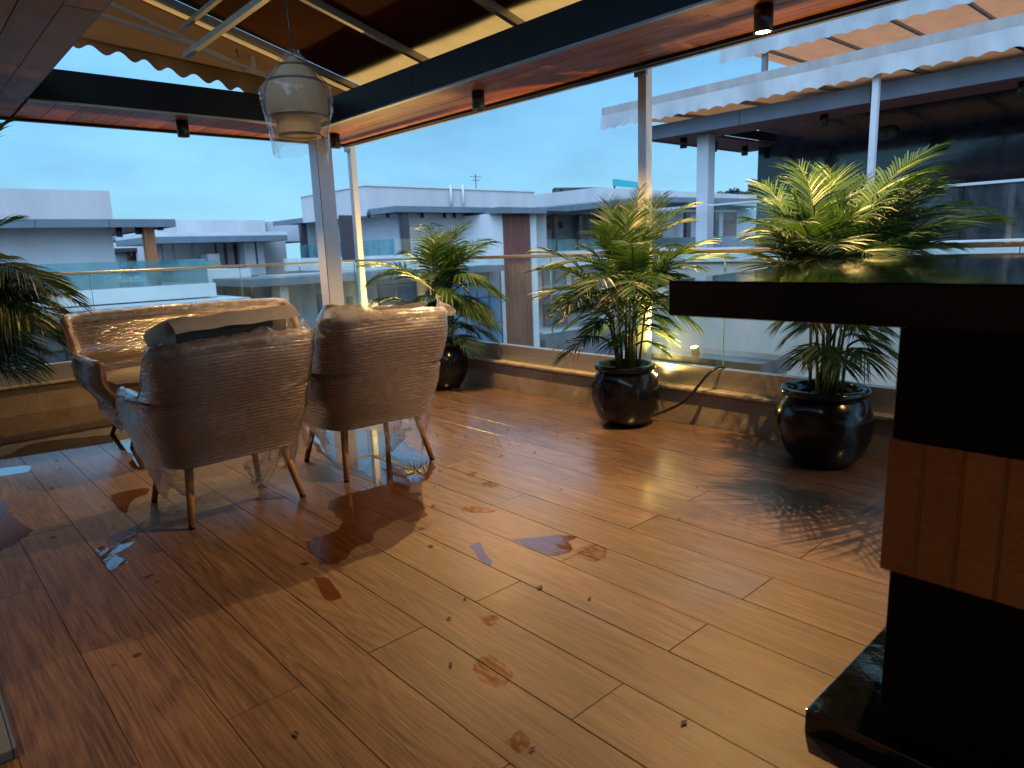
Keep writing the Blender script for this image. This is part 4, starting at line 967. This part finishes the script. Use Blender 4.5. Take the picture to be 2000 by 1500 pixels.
# second house, farther back
Bh = root('terrace_house', (10,29,-8.5), 'far low house with white roof and red brown door panels, seen past the orange column', 'building')
Y = 27
ybox(Bh, 'roof_block', (345,430,520,456,), 31, 6, M['wall_grey']); ybox(Bh, 'roof_block', (519,433,640,470), 31.2, 6, M['wall_cool'])
ybox(Bh, 'roof_slab', (282,455,562,463), Y, 4, M['roof_white']); ybox(Bh, 'roof_edge', (282,463,562,470), Y-.02, 4, M['slab_edge'])
ybox(Bh, 'wall', (318,470,566,560), Y+2.2, 4, M['wall_grey'])
for a in ((419,427),(436,446),(455,466)): ybox(Bh, 'door_panel', (a[0],474,a[1],516), Y+2.15, .04, M['red_wood'])
for a in (318,340,378,502): ybox(Bh, 'column', (a-2,470,a+2.5,520), Y+.4, .15, M['dark_steel'])
ybox(Bh, 'white_pier', (476,474,520,536), Y+1.2, .6, M['wall_white'])
ybox(Bh, 'water_tank', (405,496,430,512), Y+1.0, .8, M['roof_white']); ybox(Bh, 'planter', (395,513,432,519), Y+.8, .6, pm('yellow planter', (.6,.42,.16)))
for i in range(6): ybox(Bh, 'glass_pane', (232+i*34,510,264+i*34,544), Y-2, .02, M['teal_glass'])
ybox(Bh, 'deck_band', (225,544,480,570), Y-2.1, 3, M['wall_white'])
ybox(Bh, 'low_block', (398,528,492,548), Y-5, 3, M['wall_white']); ybox(Bh, 'canopy', (428,548,520,555), Y-5.4, 3, M['slab_edge'])
x0, x1, z0, z1 = fy(412,562,486,582,Y-4); window(Bh, x0, x1, z0-.6, z1, Y-4.05, 3)
ybox(Bh, 'lower_wall', (405,555,560,760), Y-4, 3, M['wall_cool'])
ybox(Bh, 'white_pier', (512,540,546,760), Y-5, .8, M['wall_white'])
# small white pavilion roofs
Ch = root('terrace_house', (7,34,-8.5), 'farthest small house with stepped white roofs and a red wall, beside the orange column', 'building')
ybox(Ch, 'roof_slab', (222,452,305,462), 36, 4, M['roof_white']); ybox(Ch, 'roof_edge', (222,462,300,468), 35.9, 4, M['slab_edge'])
ybox(Ch, 'roof_slab', (224,476,328,485), 33, 3, M['roof_white']); ybox(Ch, 'roof_edge', (224,485,325,489), 32.9, 3, M['dark_steel'])
ybox(Ch, 'red_wall', (252,489,288,512), 34.5, 1, M['red_wood']); ybox(Ch, 'wall', (222,488,330,600), 35, 3, M['wall_white'])
for a in (256,283): ybox(Ch, 'column', (a-1.5,462,a+1.5,500), 33.2, .15, M['dark_steel'])

# middle house
D = root('terrace_house', (17,25,-8.5), 'middle pale house with slate roof edge and tall red wood panel, behind the farthest palm', 'building')
zt = 3.62; xl = 13.23; xr = at(1043,380,Y=22).x
part('roof_block', MB().box((xl,22,2.6), (xr,27,zt)), M['wall_grey'], D)
for px in (880,904): q = at(px,366,Y=21.9); part('downpipe', MB().tube([(q.x,21.9,q.z+.1),(q.x,21.9,2.98)], .05, 8), M['wall_white'], D)
q = at(930,372,Y=24); part('aerial', MB().tube([(q.x,24,3.6),(q.x,24,4.5)], .02, 6).bar((q.x-.3,24,4.4),(q.x+.3,24,4.4),.02).bar((q.x-.2,24,4.25),(q.x+.2,24,4.25),.02), M['dark_steel'], D)
part('roof_coping', MB().box((xl-.05,21.95,zt+.001), (xr+.05,27,zt+.05)), M['wall_white'], D)
sx0 = at(772,402,Y=20.2).x; z1 = at(772,402,Y=20.2).z; z0 = at(772,414,Y=20.2).z; sx1 = at(958,410,Y=20.2).x
part('roof_edge', MB().box((sx0,20.2,z0), (sx1,20.25,z1)), M['slab_edge'], D)
part('roof_side_edge', MB().box((sx0,20.251,z0), (sx0+.05,30.0,z1)), M['slab_edge'], D)
part('roof_soffit', MB().box((sx0+.051,20.251,z0+.05), (xr,30,z0+.1)), M['fascia'], D)
ex0 = at(975,404,Y=19.3).x; ez1 = at(975,404,Y=19.3).z; ez0 = at(975,416,Y=19.3).z
part('porch_roof', MB().box((ex0,19.3,ez0), (at(1068,411,Y=19.3).x,22.5,ez1)), M['slab_edge'], D)
zf = at(800,505,Y=21).z
part('wall', MB().box((sx0+1.0,21.3,zf), (xr,28,z0+.04)), M['wall_grey'], D)
part('left_wall', MB().box((sx0+.9,21.5,zf), (sx0+.99,29,z0+.04)), M['wall_cool'], D)
for px in (789,): q = at(px,418,Y=20.5); part('column', MB().box((q.x-.12,20.4,zf), (q.x+.12,20.64,z0+.045)), M['dark_steel'], D)
q = at(594,470,Y=27.6); part('column', MB().box((q.x-.12,27.5,zf), (q.x+.12,27.75,z0+.045)), M['dark_steel'], D)
q = at(678,470,Y=21.28); part('door', MB().box((q.x-.25,21.25,zf), (q.x+.25,21.29,z0-.05)), M['dark_steel'], D)
for px, py in ((720,421),(757,424),(825,425),(868,418),(888,426)):
    q = at(px, py, Y=21.2); part('downlight', MB().tube([(q.x,q.y,z0+.05),(q.x,q.y,z0-.14)], .06, 8), M['black_metal'], D)
bx0, bx1 = at(953,500,Y=19.9).x, at(1049,500,Y=19.9).x
part('side_block', MB().box((bx0,19.9,-8.5), (bx1,24,ez0-.002)), M['wall_white'], D)
wx0, wx1 = at(985.5,500,Y=19.85).x, at(1037,500,Y=19.85).x
nbd = 9
for i in range(nbd):
    a, c = wx0+(wx1-wx0)*i/nbd, wx0+(wx1-wx0)*(i+1)/nbd
    part('cladding_board', MB().box((a+.006,19.84,-6), (c-.006,19.895,ez0-.01)), M['red_wood'], D)
zp1, zp0 = at(800,497,Y=19.8).z, at(800,526,Y=19.8).z
part('parapet_band', MB().box((at(560,510,Y=27).x,27,zp0), (sx0-.4,27.3,zp1)), M['wall_white'], D)
part('parapet_band', MB().box((sx0-.4,19.8,zp0), (bx0-.01,23,zp1)), M['wall_white'], D)
part('parapet_side', MB().box((sx0-.4,23.01,zp0), (sx0-.1,26.9,zp1)), M['wall_white'], D)
zr = at(800,466,Y=19.9).z
for i in range(4):
    a = sx0-.3 + i*1.25; part('glass_pane', MB().box((a,19.9,zp1+.001), (min(a+1.23,bx0-.02),19.915,zr)), M['glass'], D)
for i in range(5):
    part('glass_pane', MB().box((sx0-.3,20+1.4*i,zp1+.001), (sx0-.285,21.38+1.4*i,zr)), M['teal_glass'], D)
part('lower_canopy', MB().box((at(490,533,Y=19).x,19,at(800,541,Y=19).z), (bx0-.01,22,at(800,528,Y=19).z)), M['slab_edge'], D)
part('lower_wall', MB().box((at(560,600,Y=21).x,21,-8.5), (bx0-.02,23,zp0-.01)), M['wall_cool'], D)
for r in ((622,578,634,650),(680,582,689,606)):
    x0, x1, z0_, z1_ = fy(*r, 20.98); window(D, x0, x1, z0_, z1_, 20.97, 1, 3)
x0, x1, z0_, z1_ = fy(543,530,570,640,19.3); part('cream_pier', MB().box((x0,19.3,-8.5), (x1,19.9,zp0)), pm('cream render', (.66,.56,.42)), D)
x0, x1, z0_, z1_ = fy(884,532,984,668,19.6); window(D, x0, x1, z0_-1.2, z1_, 19.7, 4, 4)
x0, x1, z0_, z1_ = fy(740,560,850,640,20.95); window(D, x0, x1, z0_, z1_, 20.96, 3, 2)

# house right of the middle one
E_ = root('terrace_house', (30,28,-8.5), 'house behind the middle palm with curved slate roof edge and glass fronted deck', 'building')
Y = 24
z1 = at(1060,406,Y=Y).z; z0 = at(1060,418,Y=Y).z
xa, xb, xc = at(1040,410,Y=Y).x, at(1165,405,Y=Y).x, at(1262,398,Y=Y).x
part('roof_edge', MB().box((xa,Y,z0), (xb,Y+.05,z1)), M['slab_edge'], E_)
part('roof_slab', MB().box((xa,Y+.051,z0+.03), (xb,Y+6,z1-.02)), M['slab_edge'], E_)
b = MB(); p1 = at(1120,400,Y=Y-2.2); p2 = at(1215,391,Y=Y-2.2); p3 = at(1262,384,Y=Y-2.2); p4 = at(1480,388,Y=Y-2.2)
for u, v in ((p1,p2),(p2,p3),(p3,p4)): b.add([(u.x,Y-2.2,u.z-.26),(v.x,Y-2.2,v.z-.26),(v.x,Y-2.2,v.z),(u.x,Y-2.2,u.z),(u.x,Y+5,u.z-.26),(v.x,Y+5,v.z-.26),(v.x,Y+5,v.z),(u.x,Y+5,u.z)], [(0,1,2,3),(0,4,5,1),(3,2,6,7),(0,3,7,4),(1,5,6,2)])
part('upper_roof_edge', b, M['slab_edge'], E_)
ybox(E_, 'roof_block', (1165,366,1480,402), Y+1.5, 6, M['wall_grey']); ybox(E_, 'back_wall', (1045,418,1262,500), Y+4, 1, M['wall_white'])
ybox(E_, 'wall', (1205,400,1262,500), Y+.6, 3, M['wall_grey']); ybox(E_, 'shade_box', (1173,408,1196,450), Y+.4, .3, M['dark_steel'])  # solid dark box painted in as the shade inside an opening
for a in (1087,1135): ybox(E_, 'column', (a-4,418,a+4,497), Y+.6, .25, M['dark_steel'])
ybox(E_, 'red_canopy', (1046,426,1096,434), Y+2, 2, M['red_roof']); ybox(E_, 'dark_shelf', (1046,434,1100,446), Y+2.4, 1, M['dark_steel'])
for i in range(4): ybox(E_, 'glass_pane', (1047+i*41,468,1086+i*41,492), Y-.4, .02, M['teal_glass'])
ybox(E_, 'parapet_band', (1043,493,1300,508), Y-.5, 1.5, M['wall_white'])
ybox(E_, 'lower_wall', (1040,508,1320,800), Y+.8, 3, M['wall_cool'])
x0, x1, z0_, z1_ = fy(1062,520,1108,660,Y+.7); window(E_, x0, x1, z0_, z1_, Y+.75, 2, 3)
x0, x1, z0_, z1_ = fy(1120,540,1200,600,Y+.7); window(E_, x0, x1, z0_, z1_, Y+.75, 3, 1)
ybox(E_, 'white_canopy', (1105,572,1210,577), Y-1.5, 2.5, M['roof_white']); ybox(E_, 'canopy_edge', (1105,577,1210,584), Y-1.52, 2.5, M['slab_edge'])
ybox(E_, 'entrance_canopy', (1065,664,1260,676), Y-2.5, 3, M['slab_edge']); ybox(E_, 'white_sill', (1060,650,1230,664), Y-1.0, 2, M['wall_white'])
for i in range(5): ybox(E_, 'wood_panel', (1082+i*24,678,1104+i*24,760), Y-.3, .1, M['orange_wood'])
# far long house behind the neighbour column
F_ = root('terrace_house', (40,30,-8.5), 'far low house seen through the next terrace, past its white column', 'building')
ybox(F_, 'roof_edge', (1250,392,1500,404), 33, 6, M['slab_edge']); ybox(F_, 'wall', (1255,404,1500,520), 35, 3, M['wall_cool']); ybox(F_, 'red_panel', (1415,412,1438,470), 34.9, .1, M['red_wood'])
ybox(F_, 'dark_band', (1255,466,1500,488), 32.8, .3, M['slab_edge'])
for a in (1290,1345,1400): ybox(F_, 'column', (a-4,404,a+4,470), 33.2, .3, M['dark_steel'])

t = root('billboard_frame', (30,34,0), 'skeletal steel billboard frame on a roof, left of the middle palm', 'billboard')
b = MB(); Yb = 30
for a in (1082,1097,1118,1140,1160): p, q = at(a,369,Y=Yb), at(a,404,Y=Yb); b.bar((p.x,Yb,p.z),(p.x,Yb,q.z-.4),.16)
part('uprights', b, M['dark_steel'], t); b = MB()
for yy in (369,382,395): p, q = at(1080,yy,Y=Yb), at(1172,yy-1,Y=Yb); b.bar((p.x,Yb-.1,p.z),(q.x,Yb-.1,q.z),.12)
part('rails', b, M['dark_steel'], t); ybox(t, 'backing_sheet', (1082,368,1166,400), Yb+.2, .05, M['slab_edge'])
t = root('sign_board', (42,32,4), 'turquoise sign board standing on the far roof beside the thin awning post', 'sign')
p, q = at(1199,349,Y=28), at(1256,357,Y=28)
b = MB(); h_ = .42; b.add([(p.x,28,p.z),(q.x,28,q.z),(q.x,28,q.z-h_*.8),(p.x,28,p.z-h_),(p.x,28.1,p.z),(q.x,28.1,q.z),(q.x,28.1,q.z-h_*.8),(p.x,28.1,p.z-h_)],[(0,3,2,1),(4,5,6,7),(0,1,5,4),(3,7,6,2),(1,2,6,5),(0,4,7,3)]); part('panel', b, M['sign_teal'], t)
part('legs', MB().bar((p.x+.3,28.2,p.z-h_-.3),(p.x+.3,28.2,p.z-.2),.08).bar((q.x-.3,28.2,q.z-h_-.3),(q.x-.3,28.2,q.z-.2),.08), M['dark_steel'], t)
# hill with trees far behind
b = MB(); rows = []
for i in range(13): rows.append([(60+220*k/24, 90+110*i/12, -8 + 13.5*math.exp(-((k-17)/6.5)**2)*math.sin(math.pi*i/12) + 1.2*mnoise.noise(Vector((k*.5,i*.5,3)))) for k in range(25)])
hl = part('hill', b.grid(rows), pm('haze tinted hill scrub', (.06,.09,.10), (.05,.075,.085), .1, .9)); tag(hl, None, None, None, 'structure')  # scrub colour carries the blue of distant haze
rnd = random.Random(3)
for i, (px, py, wd, hh, lab) in enumerate([(1412,372,9,5,'leftmost hazy tree on the far hill'),(1434,368,8,6,'middle hazy tree on the far hill'),(1455,372,8,5,'hazy tree on the far hill nearest the black stone wall'),(1470,362,7,8,'tallest hazy tree on the far hill, edged by the black stone wall')]):
    p = at(px, py+9, W=150); t = root('distant_tree', (p.x,p.y,p.z-6), lab, 'tree', 'hazy trees on the far hill')
    part('trunk', MB().tube([(p.x,p.y,p.z-6),(p.x+.1,p.y,p.z)], [.35,.15], 6), M['dark_steel'], t)
    b = MB()
    for k in range(420):
        a_, c_ = rnd.uniform(0,6.28), rnd.uniform(-1,1); rr = rnd.random()**.4
        q = Vector((p.x+math.cos(a_)*wd*.14*rr*math.sqrt(1-c_*c_), p.y+math.sin(a_)*wd*.14*rr, p.z+c_*hh*.16*rr + .3*mnoise.noise(Vector((a_,c_,i)))))
        u = Vector((rnd.uniform(-1,1),rnd.uniform(-1,1),rnd.uniform(-1,1))).normalized()*.22; v = u.orthogonal().normalized()*.15
        b.add([q-u-v,q+u-v,q+u+v,q-u+v],[(0,1,2,3)])
    part('crown', b, M['far_tree'], t)
